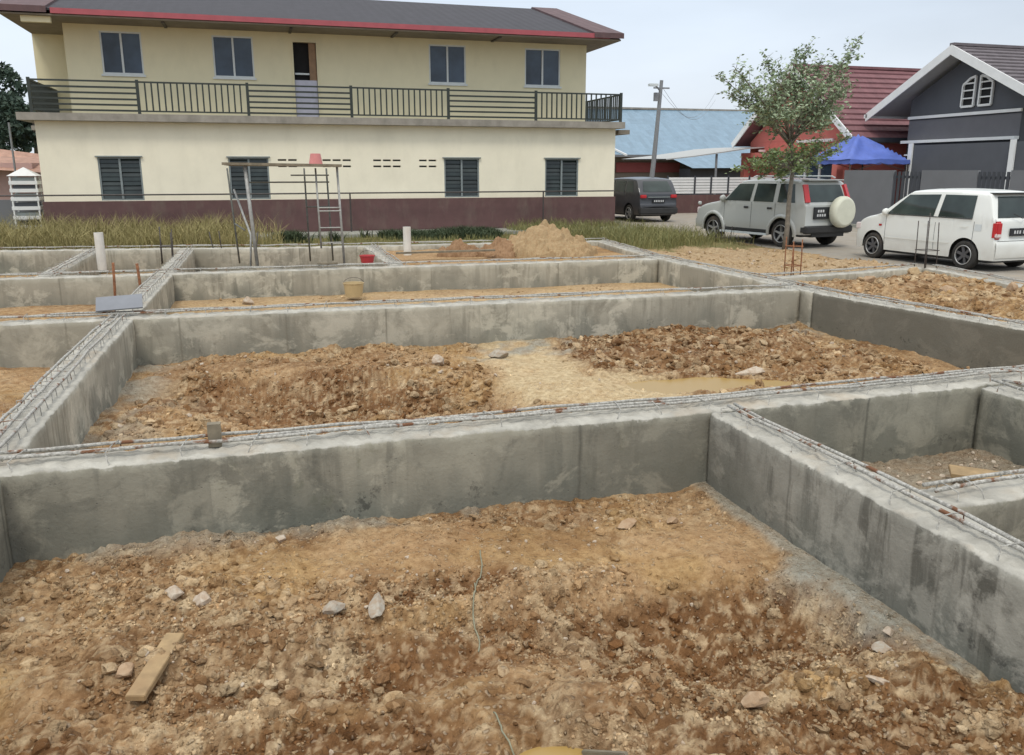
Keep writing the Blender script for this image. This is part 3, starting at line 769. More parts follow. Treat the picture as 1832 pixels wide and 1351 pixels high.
stone('stone', 2.78, 3.05, .055, (1, .9, .45), 'bluish grey mortar lump on the cement ledge', M['stone_grey'], .9, 7)
stone('stone', .02, 5.08, .05, (1, .8, .6), 'pale stone leaning at the foot of the front beam', M['stone_pale'], .9, 8)
stone('stone', 1.92, 9.42, .11, (1, .9, .8), 'round pale stone beside the hollow in the middle pit', M['stone_pale'], .9, 9)
stone('stone', 5.19, 8.11, .15, (1.3, .8, .45), 'flat whitish stone at the rim of the yellow puddle', M['stone_pale'], -.3, 10)
stone('stone', 2.72, 9.81, .17, (1, .6, .5), 'whitish cement lump on the grey patch of the middle pit', M['stone_grey'], .3, 11)
stone('stone', .24, 3.98, .075, (1, .8, .7), 'grey lump beside the slanting grey stone slab', M['stone_grey'], .3, 12)
stone('stone_slab', .46, 3.97, .125, (.42, 1, .3), 'long grey stone slab sticking out of the near pit soil', M['stone_grey'], -.22, 13)
stone('stone', 2.2, 4.75, .06, (1.5, .8, .5), 'broad tan stone near the corner of the near pit', M['stone'], .1, 14)
stone('stone', 2.55, 4.80, .055, (1.2, .8, .6), 'tan stone closest to the corner of the two near beams', M['stone'], .6, 15)
stone('stone', -.7, 3.75, .06, (1, .7, .6), 'tan stone left of the slanting timber plank', M['stone'], .6, 16)
stone('stone', 9.35, 9.8, .16, (1.2, .9, .7), 'big tan boulder on the heaped soil right of the plastered beam', M['stone'], .6, 17)
stone('stone', 9.9, 11.1, .13, (1.2, .9, .7), 'yellowish boulder on the heaped soil in front of the low beam', M['sand'], .2, 18)
stone('stone', 8.9, 10.9, .12, (1, .9, .7), 'tan boulder beside the standing rusty rebar', M['stone'], 1.2, 19)
stone('stone', 10.3, 9.6, .10, (1, .9, .8), 'tan boulder at the far right of the heaped soil', M['stone'], 2.2, 20)
stone('stone', -.2, 14.6, .13, (1, .8, .7), 'pale boulder in the strip of soil behind the second beam', M['stone_pale'], 2.2, 21)

def plank(name, a, b, w, h, label, mat, zoff=.02, cat='plank', tilt=0):
    za = zg(*a) + zoff; zb2 = zg(*b) + zoff + tilt
    za = max(za, zb2 - .12)
    mb = MB(); mb.bar((a[0], a[1], za), (b[0], b[1], zb2), w, h)
    o = mb.build(name, mat)
    bm = bmesh.new(); bm.from_mesh(o.data); bmesh.ops.bevel(bm, geom=bm.edges[:], offset=.003, segments=2, affect='EDGES'); bm.to_mesh(o.data); bm.free()
    return tag(o, label, cat, 'loose timber on the building site')
plank('timber_plank', (-.63, 3.53), (-.50, 3.97), .085, .028, 'slanting yellowish timber plank in the lower left of the near pit', M['plank'], .055)
plank('timber_plank', (-.45, 3.0), (-.1, 2.75), .07, .028, 'timber plank half hidden at the bottom of the near pit', M['plank'], .03)
plank('timber_stick', (1.24, 2.62), (1.14, 2.82), .022, .022, 'thin grey stick at the very bottom of the near pit', M['timber'], .03)
plank('timber_plank', (4.7, 4.7), (5.2, 4.3), .22, .03, 'pale plank lying in the small pit by the right edge', M['plank'], .075)
mb = MB(); mb.bar((2.7, 17.45, .20), (4.75, 17.3, .22), .1, .035)
tag(mb.build('timber_plank', M['timber']), 'long plank lying by the right white pipe in front of the brown mound', 'plank', 'loose timber on the building site')
mb = MB(); mb.bar((1.0, 15.5, .235), (1.35, 15.52, .235), .07, .03)
tag(mb.build('timber_block', M['timber']), 'short dark timber block on the third cross beam', 'timber block')
mb = MB(); mb.box(-.38, -.30, 5.44, 5.50, .15, .30)
tag(mb.build('timber_stump', M['timber']), 'small mossy timber stub standing on the front beam', 'timber stub')

def hose(name, pts, r, label, mat, cat):
    pp = []
    P3 = [Vector((x, y, 0)) for x, y in pts]
    for i in range(len(P3) - 1):
        for k in range(10):
            q = P3[i].lerp(P3[i + 1], k / 10); q += Vector((math.sin(q.y * 19) * .012, math.cos(q.x * 23) * .01, 0)); pp.append((q.x, q.y, zg(q.x, q.y) + r + .012))
    mb = MB(); mb.tube(pp, r, 6); return tag(mb.build(name, mat, smooth=True), label, cat)
M['strip'] = simple('faded_green_strap', (.24, .235, .16), .7, .25, 20)
hose('twine', [(1.16, 4.54), (1.08, 4.3), (.98, 4.05), (.95, 3.88), (.90, 3.62)], .004, 'greyish green twine trailing down the middle of the near pit', M['strip'], 'twine')
hose('cord', [(.83, 3.1), (.84, 2.95), (.90, 2.75)], .004, 'short pale cord at the bottom centre of the near pit', M['strip'], 'cord')

def heap(name, cx, cy, rx, ry, h, label, mat, seed, n=900, zb=0):
    g = np.linspace(-1.25, 1.25, 70); X, Y = np.meshgrid(g, g); X = X.ravel(); Y = Y.ravel()
    d = np.sqrt(X ** 2 + Y ** 2) + (fbm(X * 2 + seed, Y * 2, 4, seed) - .5) * .5
    z = h * np.clip(1 - d, 0, 1) ** .75 * (.8 + .4 * fbm(X * 3, Y * 3 + seed, 3, seed + 4))
    z += (lumps(X * rx + seed, Y * ry, .20, .85, seed, .8)[0] + lumps(X * rx + seed, Y * ry, .09, .8, seed + 9, .9)[0] + (fbm(X * 12, Y * 12, 3, seed) - .5) * .08) * (d < 1.0)
    z = z + zb - .06 * (d >= 1)
    a = (np.arange(69)[:, None] * 70 + np.arange(69)[None, :]).ravel()
    V = np.stack([X * rx, Y * ry, z], 1)
    o = np_mesh(name, V, np.stack([a, a + 1, a + 71, a + 70], 1), mat, smooth=False)
    o.location = (cx, cy, 0); tag(o, label, 'heap'); return o
heap('sand_heap', 6.1, 17.9, 1.15, 1.0, .62, 'tall heap of yellow sand and rubble near the rear right corner', M['sand'], 5, zb=.06)
heap('soil_heap', 5.05, 17.9, .55, .6, .30, 'low shoulder of soil on the left side of the sand heap', M['stone'], 9, zb=.06)
heap('soil_heap', 4.2, 18.1, .50, .45, .19, 'small brown soil mound behind the long plank', M['stone'], 12, zb=.06)

# ------------------------------------------------------------------ pipes, rebar bunches, small site things
def pvc(x, y, h, r, label):
    root = thing('white_pipe', (x, y, 0), label, 'pipe', 'white pipe stubs standing on the beams')
    mb = MB(); mb.lathe([(r, 0), (r, h), (r * .86, h), (r * .86, h - .03)], (x, y, -.05), 20); mb.build('pipe_shaft', M['pvc'], root, smooth=False)
    mb = MB(); mb.lathe([(r * .85, 0), (r * .85, .012)], (x, y, h - .075), 20); mb.build('pipe_mouth', M['darksteel'], root)
pvc(-2.94, 18.3, .72, .085, 'white pipe stub with a dark top beside the left grass')
pvc(3.13, 18.6, .70, .085, 'white pipe stub in front of the maroon wall, left of the sand heap')

def bunch(x, y, z0, h, spread, n, label, mat, rad=.008, ring=None, seed=1, lean=.04):
    rr = random.Random(seed)
    root = thing('starter_rebar', (x, y, z0), label, 'rebar', 'starter rebar standing out of the foundation')
    pts = [(-1, -1), (1, -1), (1, 1), (-1, 1), (0, -1), (0, 1)][:n]
    tops = []
    for px, py in pts:
        mb = MB(); a = Vector((x + px * spread, y + py * spread, z0 - .1)); hh = h * rr.uniform(.85, 1.08)
        b = a + Vector((rr.uniform(-lean, lean), rr.uniform(-lean, lean), hh + .1))
        mid = a.lerp(b, .5) + Vector((rr.uniform(-.008, .008), 0, 0))
        mb.tube([a, mid, b], rad, 6); mb.build('rebar', mat, root, smooth=True)
    for zz in ring or []:
        s = spread + .012; mb = MB()
        c = [(x - s, y - s), (x + s, y - s), (x + s, y + s), (x - s, y + s), (x - s, y - s)]
        mb.tube([(p[0], p[1], z0 + zz) for p in c], rad * .75, 5); mb.build('tie_ring', mat, root)
bunch(8.55, 12.35, .12, .62, .09, 4, 'cluster of orange rusty rebar standing at the beam junction', M['rust'], .010, [.18, .5], 3)
bunch(11.7, 12.85, .08, .98, .13, 4, 'tall thin rebar cluster in front of the white hatchback door', M['darksteel'], .009, [.35], 4, lean=.06)
bunch(11.2, 19.2, .0, .48, .12, 4, 'thin rebar cluster in the grass left of the silver four wheel drive', M['darksteel'], .009, [.2], 5)
bunch(-1.75, 18.4, .12, .62, .10, 4, 'dark rebar cluster on the left beam near the long grass', M['darksteel'], .010, [.25], 6)
bunch(-.85, 20.4, .12, .42, .08, 2, 'two dark leaning rebar rods left of the scaffold', M['darksteel'], .012, None, 7, lean=.12)
bunch(-.02, 20.1, .12, .40, .02, 1, 'single dark rebar rod between the long grass and the scaffold', M['darksteel'], .014, None, 17, lean=.12)
bunch(-1.88, 12.35, .10, .62, .0, 1, 'brown steel rod standing behind the grey board', M['rust'], .018, None, 8)
bunch(-1.72, 13.75, .10, .42, .0, 1, 'short brown steel rod behind the taller rod near the grey board', M['rust'], .022, None, 9)
mb = MB(); mb.bar((-1.88, 10.98, .30), (-1.37, 11.02, .30), .26, .018)
o = mb.build('grey_board', M['board']); tag(o, 'flat grey board lying across the corner of the left beam', 'board')
o.data.transform(Matrix.Translation((0, 0, -.30))); o.data.transform(Matrix.Translation((1.6, -11.0, 0))); o.data.transform(Matrix.Rotation(R(30), 4, 'X')); o.location = (-1.6, 11.0, .31)

def tub(name, x, y, z, r0, r1, h, label, mat, cat, flip=False):
    root = thing(name, (x, y, z), label, cat)
    p = [(r0, 0), (r1, h), (r1 + .008, h), (r1 + .008, h + .012), (r1 - .008, h + .012), (r0 - .01, .012)]
    if flip: p = [(r, h - zz) for r, zz in p]
    mb = MB(); mb.lathe(p, (x, y, z), 20); mb.build('bucket_body', mat, root, smooth=False)
    if not flip:
        mb = MB(); mb.tube([(x + r1 * math.cos(a), y, z + h + .10 * math.sin(a)) for a in np.linspace(0, math.pi, 9)], .004, 5); mb.build('handle', M['darksteel'], root)
tub('bucket', 1.95, 16.1, .16, .11, .14, .0 + .13, 'red bucket on the ground right of the scaffold', M['redplastic'], 'bucket')
tub('bucket', 1.52, 14.6, -.24, .14, .17, .22, 'beige tub on the soil behind the second beam', M['beige'], 'tub')

# scaffold: plank deck on two pipe frames
rt = thing('scaffold', (.7, 16.9, .15), 'makeshift scaffold of grey pipe frames carrying a plank deck', 'scaffold')
for (px, py, tx, ty, m_) in ((-.02, 15.95, -.12, 16.1, 'galv'), (1.52, 16.05, 1.48, 16.2, 'galv')):
    mb = MB(); mb.tube([(px, py, .14), (tx, ty, 1.93)], .032 if px < 0.5 else .022, 8); mb.build('pole', M[m_], rt, smooth=True)
for (px, py, tx, ty) in ((-.35, 17.3, -.45, 17.35), (1.42, 17.3, 1.38, 17.35), (1.12, 16.1, 1.10, 16.25), (.98, 17.3, .96, 17.35)):
    mb = MB(); mb.tube([(px, py, .1 if px < 1 else (.45 if py < 17 else .1)), (tx, ty, 1.88)], .017, 8); mb.build('pole', M['galv_dark'] if py > 17 else M['galv'], rt, smooth=True)
mb = MB(); mb.tube([(-.34, 16.7, 1.5), (-.10, 16.05, .72), (-.14, 16.0, .15)], .02, 8); mb.build('brace', M['galv'], rt, smooth=True)
mb = MB(); mb.tube([(-.2, 16.2, .8), (-.38, 17.3, .85)], .014, 6); mb.build('rung', M['galv_dark'], rt)
for zz in (.55, .82, 1.12, 1.18):
    mb = MB(); mb.tube([(1.12, 16.13, zz), (1.51, 16.12, zz)], .013, 6); mb.build('rung', M['galv'], rt)
for zz, x0 in ((1.62, -.1), (1.75, .7)):
    mb = MB(); mb.tube([(x0, 17.3, zz), (1.42, 17.3, zz)], .016, 6); mb.build('rung', M['galv_dark'], rt)
mb = MB(); mb.tube([(.96, 17.3, 1.15), (1.42, 17.3, 1.15)], .016, 6); mb.build('rung', M['galv_dark'], rt)
for i in range(4):
    mb = MB(); y = 16.12 + i * .29; mb.bar((-.5 + i * .03, y, 1.955 - i * .004), (1.55 + i * .02, y + .03, 1.925), .27, .045); mb.build('deck_plank', M['timber'], rt)
tub('bucket', 1.13, 16.5, 1.95, .09, .125, .19, 'faded pink bucket upside down on the scaffold deck', M['pink'], 'bucket', flip=True)

# low dark weeds along the apron
def blades(name, n, area, h0, h1, mat, label, w=.011, lean=.35, dens=None, seed=3, kind='stuff', cat='grass', flop=.4):
    rg = np.random.RandomState(seed)
    x = rg.uniform(area[0], area[1], n); y = rg.uniform(area[2], area[3], n)
    if dens is not None:
        k = rg.uniform(0, 1, n) < dens(x, y); x, y = x[k], y[k]
    n = len(x)
    z, _, _ = terrain(x, y)
    hh = rg.uniform(h0, h1, n) * (.55 + .9 * fbm(x * .9, y * .9, 3, seed + 2))
    an = rg.uniform(0, 2 * np.pi, n); la = rg.uniform(0, lean, n); ld = rg.uniform(0, 2 * np.pi, n)
    ux, uy = np.cos(an) * w * .5, np.sin(an) * w * .5
    lx, ly = np.cos(ld) * la * hh, np.sin(ld) * la * hh
    V = np.zeros((n, 5, 3))
    V[:, 0] = np.stack([x - ux, y - uy, z - .02], 1); V[:, 1] = np.stack([x + ux, y + uy, z - .02], 1)
    V[:, 2] = np.stack([x + ux * .8 + lx * .4, y + uy * .8 + ly * .4, z + hh * .6], 1); V[:, 3] = np.stack([x - ux * .8 + lx * .4, y - uy * .8 + ly * .4, z + hh * .6], 1)
    V[:, 4] = np.stack([x + lx * (1 + flop), y + ly * (1 + flop), z + hh], 1)
    b = np.arange(n)[:, None] * 5
    F3 = np.concatenate([b + np.array([[0, 1, 2]]), b + np.array([[0, 2, 3]]), b + np.array([[3, 2, 4]])], 0)
    o = np_mesh(name, V.reshape(-1, 3), F3, mat, smooth=False)
    return tag(o, label, cat, kind=kind)
blades('long_grass', 26000, (-8.5, .6, 20.9, 26.4), .10, .72, M['grass'], 'long dry yellow-green grass in front of the cream building, left side', w=.015, lean=.7, dens=lambda x, y: np.clip(1.2 - sst(x, -2.0, .2) * 1.0, .05, 1) * np.clip((fbm(x * 1.3, y * 1.3, 3, 60) - .3) * 4, .12, 1))
blades('roadside_grass', 19000, (7.6, 12.2, 17.8, 27.5), .06, .40, M['grass_green'], 'green and yellow grass between the cream building and the parked cars', w=.013, seed=5, lean=.7, dens=lambda x, y: np.clip((fbm(x * 1.3, y * 1.3, 3, 61) - .34) * 5, .06, 1) * np.where(x > 8.3 + (20 - y) * .0, 1, (y > 20.6)) * np.clip((11.9 - x) * 1.2 + (y > 22) * .4, 0, 1) * np.clip((y - 17.6) * .5 - (x - 10) * .05, .0, 1))
blades('short_grass', 9000, (0, 8, 20.4, 25), .04, .18, M['grass_green'], 'short sparse grass behind the rearmost beam', w=.014, seed=8, dens=lambda x, y: fbm(x, y, 3, 40) * .9)
blades('dark_weeds', 16000, (.4, 6.6, 23.2, 24.6), .08, .30, M['weed'], 'low dark weeds along the drain before the maroon wall', w=.03, seed=9, dens=lambda x, y: (fbm(x * 1.1, y * .8, 3, 44) > .47) * 1.0, cat='weeds', lean=.8)

# ------------------------------------------------------------------ main building
def holed_wall(mb, x0, x1, z0, z1, y, holes, rev=.12, flip=1):
    """wall face in plane y with rectangular holes (x0,x1,z0,z1) and their reveals"""
    xs = sorted({x0, x1, *[h[0] for h in holes], *[h[1] for h in holes]}); zs = sorted({z0, z1, *[h[2] for h in holes], *[h[3] for h in holes]})
    for a, b in zip(xs[:-1], xs[1:]):
        for c, d in zip(zs[:-1], zs[1:]):
            if any(h[0] <= a + 1e-6 and b <= h[1] + 1e-6 and h[2] <= c + 1e-6 and d <= h[3] + 1e-6 for h in holes): continue
            mb.add([(a, y, c), (b, y, c), (b, y, d), (a, y, d)], [(0, 1, 2, 3)])
    for a, b, c, d in holes:
        yb = y + rev * flip
        mb.add([(a, y, c), (a, yb, c), (a, yb, d), (a, y, d)], [(0, 1, 2, 3)]); mb.add([(b, y, c), (b, yb, c), (b, yb, d), (b, y, d)], [(0, 1, 2, 3)])
        mb.add([(a, y, c), (b, y, c), (b, yb, c), (a, yb, c)], [(0, 1, 2, 3)]); mb.add([(a, y, d), (b, y, d), (b, yb, d), (a, yb, d)], [(0, 1, 2, 3)])

bd = thing('apartment_building', (3, 30, 0), 'two storey cream building with maroon base, long balcony railing and dark roof', 'building')
low = [(-4.15, -3.02), (-.65, .48), (5.78, 6.91), (9.12, 10.27)]
upw = [(-3.90, -2.80), (-.88, .27), (5.57, 6.76), (8.73, 9.95)]
vents = []
for x0, n_ in ((.75, 2), (2.05, 3), (3.57, 3), (4.99, 2)):
    for k in range(n_):
        for zz in (1.93, 2.11): vents.append((x0 + k * .30, x0 + k * .30 + .245, zz, zz + .05))
mb = MB(); holed_wall(mb, -5.62, 11.55, 0, 3.16, 27.0, [(a, b, 1.0, 2.2) for a, b in low] + vents)
mb.add([(-5.62, 27, 0), (-5.62, 38, 0), (-5.62, 38, 3.16), (-5.62, 27, 3.16)], [(0, 1, 2, 3)]); mb.add([(11.55, 27, 0), (11.55, 38, 0), (11.55, 38, 3.16), (11.55, 27, 3.16)], [(0, 1, 2, 3)])
mb.add([(-5.62, 38, 0), (11.55, 38, 0), (11.55, 38, 3.16), (-5.62, 38, 3.16)], [(0, 1, 2, 3)])
mb.build('lower_wall', M['cream_low'], bd, fix=False)
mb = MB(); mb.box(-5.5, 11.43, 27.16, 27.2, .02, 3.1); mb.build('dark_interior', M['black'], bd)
mb = MB(); mb.box(-5.66, 11.59, 26.955, 27.0, -.05, .985); mb.box(-5.66, -5.615, 27.0, 38, -.05, .985); mb.box(11.545, 11.59, 27.0, 38, -.05, .985); mb.build('maroon_base', M['maroon'], bd)
mb = MB(); holed_wall(mb, -4.82, 10.86, 3.36, 5.98, 28.0, [(a, b, 4.52, 5.68) for a, b in upw] + [(1.42, 2.10, 3.37, 5.58)])
mb.add([(10.86, 28, 3.36), (10.86, 37.5, 3.36), (10.86, 37.5, 5.98), (10.86, 28, 5.98)], [(0, 1, 2, 3)])
mb.add([(-4.82, 28, 3.36), (-4.82, 30.4, 3.36), (-4.82, 30.4, 5.98), (-4.82, 28, 5.98)], [(0, 1, 2, 3)])
mb.add([(-6.1, 30.4, 3.36), (-4.82, 30.4, 3.36), (-4.82, 30.4, 5.98), (-6.1, 30.4, 5.98)], [(0, 1, 2, 3)])
mb.add([(-6.1, 30.4, 3.36), (-6.1, 37.5, 3.36), (-6.1, 37.5, 5.98), (-6.1, 30.4, 5.98)], [(0, 1, 2, 3)])
mb.add([(-6.1, 37.5, 3.36), (10.86, 37.5, 3.36), (10.86, 37.5, 5.98), (-6.1, 37.5, 5.98)], [(0, 1, 2, 3)])
mb.build('upper_wall', M['cream_up'], bd, fix=False)
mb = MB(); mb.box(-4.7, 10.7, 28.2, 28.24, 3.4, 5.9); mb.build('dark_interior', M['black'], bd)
mb = MB(); mb.box(-5.98, 11.75, 26.68, 38, 3.162, 3.36); mb.box(-6.35, 11.4, 30, 37.7, 3.03, 3.16)
mb.build('balcony_slab', M['ledge'], bd)
mb = MB(); mb.box(11.75, 12.15, 27.2, 28.6, 3.0, 3.14); mb.build('rain_hood', M['soffit'], bd)
def window(parent, a, b, c, d, y, fmat, gmat, fw=.045, louvre=False, name='window'):
    mb = MB()
    mb.box(a, b, y - .03, y + .03, c, c + fw); mb.box(a, b, y - .03, y + .03, d - fw, d)
    mb.box(a, a + fw, y - .028, y + .028, c + fw, d - fw); mb.box(b - fw, b, y - .028, y + .028, c + fw, d - fw)
    m = (a + b) / 2; mb.box(m - fw * .6, m + fw * .6, y - .034, y + .02, c + fw, d - fw)
    f = mb.build(name, fmat, parent)
    mb = MB()
    if louvre:
        n = 9
        for (p, q) in ((a + fw, m - fw * .6), (m + fw * .6, b - fw)):
            for k in range(n):
                z0 = c + fw + (d - c - 2 * fw) * k / n; z1 = c + fw + (d - c - 2 * fw) * (k + 1) / n
                sl = .035 + .012 * math.sin(k * 1.9 + a * 7 + p * 3)
                mb.add([(p, y + .01, z0 + .004), (q, y + .01, z0 + .004), (q, y + .01 + sl, z1 + .01), (p, y + .01 + sl, z1 + .01)], [(0, 1, 2, 3)])
    else:
        mb.add([(a + fw, y + .012, c + fw), (m, y + .012, c + fw), (m, y + .012, d - fw), (a + fw, y + .012, d - fw)], [(0, 1, 2, 3)])
        mb.add([(m, y - .004, c + fw), (b - fw, y - .004, c + fw), (b - fw, y - .004, d - fw), (m, y - .004, d - fw)], [(0, 1, 2, 3)])
    mb.build('pane', gmat, f)
    return f
for a, b in upw:
    f = window(bd, a, b, 4.52, 5.68, 28.05, M['frame_white'], M['glass_blue'])
    mb = MB(); mb.box(a - .04, b + .04, 27.95, 28.0, 4.46, 4.515); mb.build('sill', M['frame_white'], f)
for a, b in low:
    f = window(bd, a, b, 1.0, 2.2, 27.05, M['frame_grey'], M['glass_dark'], louvre=True)
    mb = MB(); mb.box(a - .05, b + .05, 26.93, 27.0, 2.203, 2.235); mb.build('lintel_trim', M['frame_grey'], f)
dr = None
mb = MB(); mb.box(1.43, 2.09, 28.03, 28.07, 3.37, 4.5); dr = mb.build('door', M['door_lilac'], bd)
mb = MB(); mb.box(1.88, 2.09, 28.03, 28.08, 4.5, 5.57); mb.build('door_leaf', M['brown'], dr)
mb = MB(); mb.box(1.45, 1.87, 28.06, 28.10, 4.66, 4.71); mb.build('rail_shelf', M['frame_white'], dr)
mb = MB(); mb.box(1.375, 1.42, 27.97, 28.06, 3.36, 5.62); mb.box(2.10, 2.145, 27.97, 28.06, 3.36, 5.62); mb.box(1.42, 2.10, 27.97, 28.06, 5.58, 5.62); mb.build('door_frame', M['cream_up'], dr)
# balcony railing, panels alternately of level rails and of upright bars
rl = bd
bays = [-5.08, -2.90, .02, 2.96, 5.90, 8.72, 11.62]
Y0 = 26.78
for x in bays[1:] + [-5.60]:
    mb = MB(); mb.box(x - .04, x + .04, Y0 - .03, Y0 + .03, 3.36, 4.27); mb.build('railing_post', M['railing'], bd)
def bay(x0, x1, vert, y=Y0, n=None):
    mb = MB()
    mb.box(x0, x1, y - .02, y + .02, 4.19, 4.235)
    if vert:
        mb.box(x0, x1, y - .018, y + .018, 3.42, 3.46); n = n or int((x1 - x0) / .165)
        for k in range(1, n): 
            x = x0 + (x1 - x0) * k / n; mb.box(x - .021, x + .021, y - .014, y + .014, 3.46, 4.19)
    else:
        for zz in (3.42, 3.57, 3.72, 3.88, 4.03): mb.box(x0, x1, y - .02, y + .02, zz, zz + .05)
    mb.build('railing_panel', M['railing'], bd)
bay(-5.57, -2.93, False)
for i in range(1, 6): bay(bays[i] + .028, bays[i + 1] - .028, i % 2 == 1)
for x in (-5.60, 11.62):
    mb = MB(); y1 = 34
    mb.box(x - .02, x + .02, Y0 + .03, y1, 4.19, 4.235); mb.box(x - .018, x + .018, Y0 + .03, y1, 3.42, 3.46)
    for k in range(46):
        y = Y0 + .16 + k * .155; mb.box(x - .021, x + .021, y - .014, y + .014, 3.46, 4.19)
    mb.build('railing_panel', M['railing'], bd)
# roof
SL = .28; yr = 33.2; y0 = 26.8
zr = 6.02 + SL * (yr - y0)
mb = MB()
for a, b in ((-4.95, 10.62),):
    mb.add([(a, y0 - .05, 6.02), (b, y0 - .05, 6.02), (b, yr, zr), (a, yr, zr), (a, yr, zr - .12), (b, yr, zr - .12), (a, y0 - .05, 5.97), (b, y0 - .05, 5.97)], [(0, 1, 2, 3), (6, 7, 5, 4), (0, 3, 4, 6), (1, 7, 5, 2), (0, 6, 7, 1)])
    mb.add([(a, 39.6, 6.02), (b, 39.6, 6.02), (b, yr, zr), (a, yr, zr), (a, yr, zr - .12), (b, yr, zr - .12), (a, 39.6, 5.97), (b, 39.6, 5.97)], [(0, 3, 2, 1), (6, 4, 5, 7), (0, 6, 4, 3), (1, 2, 5, 7), (0, 1, 7, 6)])
rf = mb.build('roof', M['roof_dark'], bd, fix=False)
for (a, b, nm) in ((10.62, 11.62, 'r'), (-6.15, -4.95, 'l')):
    mb = MB()
    for (ya, s_) in ((y0 - .12, 1), (39.67, -1)):
        d = .06
        mb.add([(a, ya, 6.0 + d), (b, ya, 6.0 + d), (b, yr, zr + d), (a, yr, zr + d), (a, ya, 5.84 + d), (b, ya, 5.84 + d), (b, yr, zr - .16 + d), (a, yr, zr - .16 + d)],
               [(0, 1, 2, 3), (4, 7, 6, 5), (0, 4, 5, 1), (1, 5, 6, 2), (0, 3, 7, 4)])
    mb.build('rake_tiles', M['roof_rake'], rf)
mb = MB(); mb.box(-4.85, 11.15, 26.70, 26.752, 5.89, 6.03); mb.build('fascia', M['fascia_red'], rf)
mb = MB(); mb.box(-6.1, 11.55, 26.76, 39.5, 5.84, 5.88); mb.build('soffit', M['soffit'], rf)
for xx in (11.56, -6.12):
    mb = MB(); mb.add([(xx, y0, 5.9), (xx, yr, zr - .05), (xx, 39.6, 5.9)], [(0, 2, 1)]); mb.build('gable_end', M['soffit'], rf, fix=False)
mb = MB(); mb.box(-5.62, -4.9, 26.9, 27.05, 5.68, 5.835); mb.build('corner_beam', M['cream_up'], rf)
mb = MB()
for x in (-2.1, 1.35, 4.4, 7.6): mb.box(x - .04, x + .04, 26.9, 27.9, 5.80, 5.838)
mb.build('soffit_bracket', M['darksteel'], rf)

rt = thing('pipe_railing', (3, 26.6, 0), 'thin dark pipe railing running in front of the maroon base', 'railing')
mb = MB(); mb.tube([(-8.2, 26.6, 1.165), (0, 26.6, 1.165), (11.4, 26.6, 1.18)], .024, 6); mb.build('rail', M['darksteel'], rt)
for x in (-7.4, 2.78, 8.93):
    mb = MB(); mb.tube([(x, 26.6, 0), (x, 26.6, 1.16)], .024, 6); mb.build('post', M['darksteel'], rt)

# left edge: dark wall, white rack, pink house, trees
mb = MB(); mb.box(-9.5, -5.75, 29.2, 29.32, -.05, .98); tag(mb.build('boundary_wall', M['fence_grey']), 'dark grey wall left of the cream building', 'wall')
rk = thing('rack', (-6.35, 28.4, 0), 'white tiered rack with dark trays under a peaked white top, left of the cream building', 'rack')
for dx, dy in ((-.33, -.25), (.33, -.25), (-.33, .25), (.33, .25)):
    mb = MB(); mb.box(-6.35 + dx - .02, -6.35 + dx + .02, 28.4 + dy - .02, 28.4 + dy + .02, 0, 1.66); mb.build('post', M['white'], rk)
for i, z in enumerate((.18, .45, .72, .98, 1.22, 1.44)):
    mb = MB(); mb.box(-6.72, -5.98, 28.12, 28.68, z, z + .10); mb.build('shelf', M['white'], rk)
    mb = MB(); mb.box(-6.64, -6.06, 28.16, 28.6, z + .105, z + .20); mb.build('tray', M['frame_grey'] if i % 2 else M['fence_bar'], rk)
mb = MB(); mb.add([(-6.75, 28.1, 1.68), (-5.95, 28.1, 1.68), (-5.95, 28.7, 1.68), (-6.75, 28.7, 1.68), (-6.35, 28.4, 1.93)], [(0, 1, 2, 3), (0, 1, 4), (1, 2, 4), (2, 3, 4), (3, 0, 4)]); mb.build('top_cover', M['white'], rk)
ph = thing('house', (-10.5, 38, 0), 'pink walled house with faded terracotta roof at the far left', 'house')
mb = MB(); mb.box(-16, -7.8, 36.2, 43, 0, 2.1); mb.build('wall', M['pink_wall'], ph)
mb = MB(); mb.add([(-17, 35.6, 2.35), (-7.2, 35.6, 1.75), (-7.2, 39.5, 2.35), (-17, 39.5, 3.6), (-17, 43.6, 2.2), (-7.2, 43.6, 1.7)], [(0, 1, 2, 3), (3, 2, 5, 4)]); mb.build('roof', M['orange_roof'], ph, fix=False)
pl = thing('thin_pole', (-8.0, 34, 0), 'thin grey pole behind the left end of the cream building', 'pole')
mb = MB(); mb.tube([(-7.75, 33.5, 0), (-7.75, 33.5, 3.4)], .035, 6); mb.build('shaft', M['pole'], pl)

def tree_crown(parent, name, blobs, n, size, mat, seed):
    rg = np.random.RandomState(seed); tot = sum(b[3] * b[4] * b[5] for b in blobs); V = []
    for (cx, cy, cz, rx, ry, rz) in blobs:
        k = int(n * rx * ry * rz / tot)
        d = rg.normal(size=(k, 3)); d /= np.linalg.norm(d, axis=1)[:, None]
        r = rg.uniform(.35, 1, k) ** .6
        p = d * r[:, None] * np.array([rx, ry, rz]) + np.array([cx, cy, cz])
        kk = fbm(p[:, 0] * 1.7 + p[:, 1], p[:, 2] * 1.7, 3, seed) > .40
        p = p[kk]; k = len(p)
        u = rg.normal(size=(k, 3)); u /= np.linalg.norm(u, axis=1)[:, None]; w = np.cross(u, rg.normal(size=(k, 3))); w /= np.linalg.norm(w, axis=1)[:, None]
        s = size * rg.uniform(.6, 1.3, k)[:, None]
        V.append(np.stack([p - u * s, p + w * s * .45, p + u * s, p - w * s * .45], 1))
    V = np.concatenate(V); q = np.arange(len(V) * 4).reshape(-1, 4)
    return np_mesh(name, V.reshape(-1, 3) - np.array(parent.location), q, mat, parent, smooth=False)
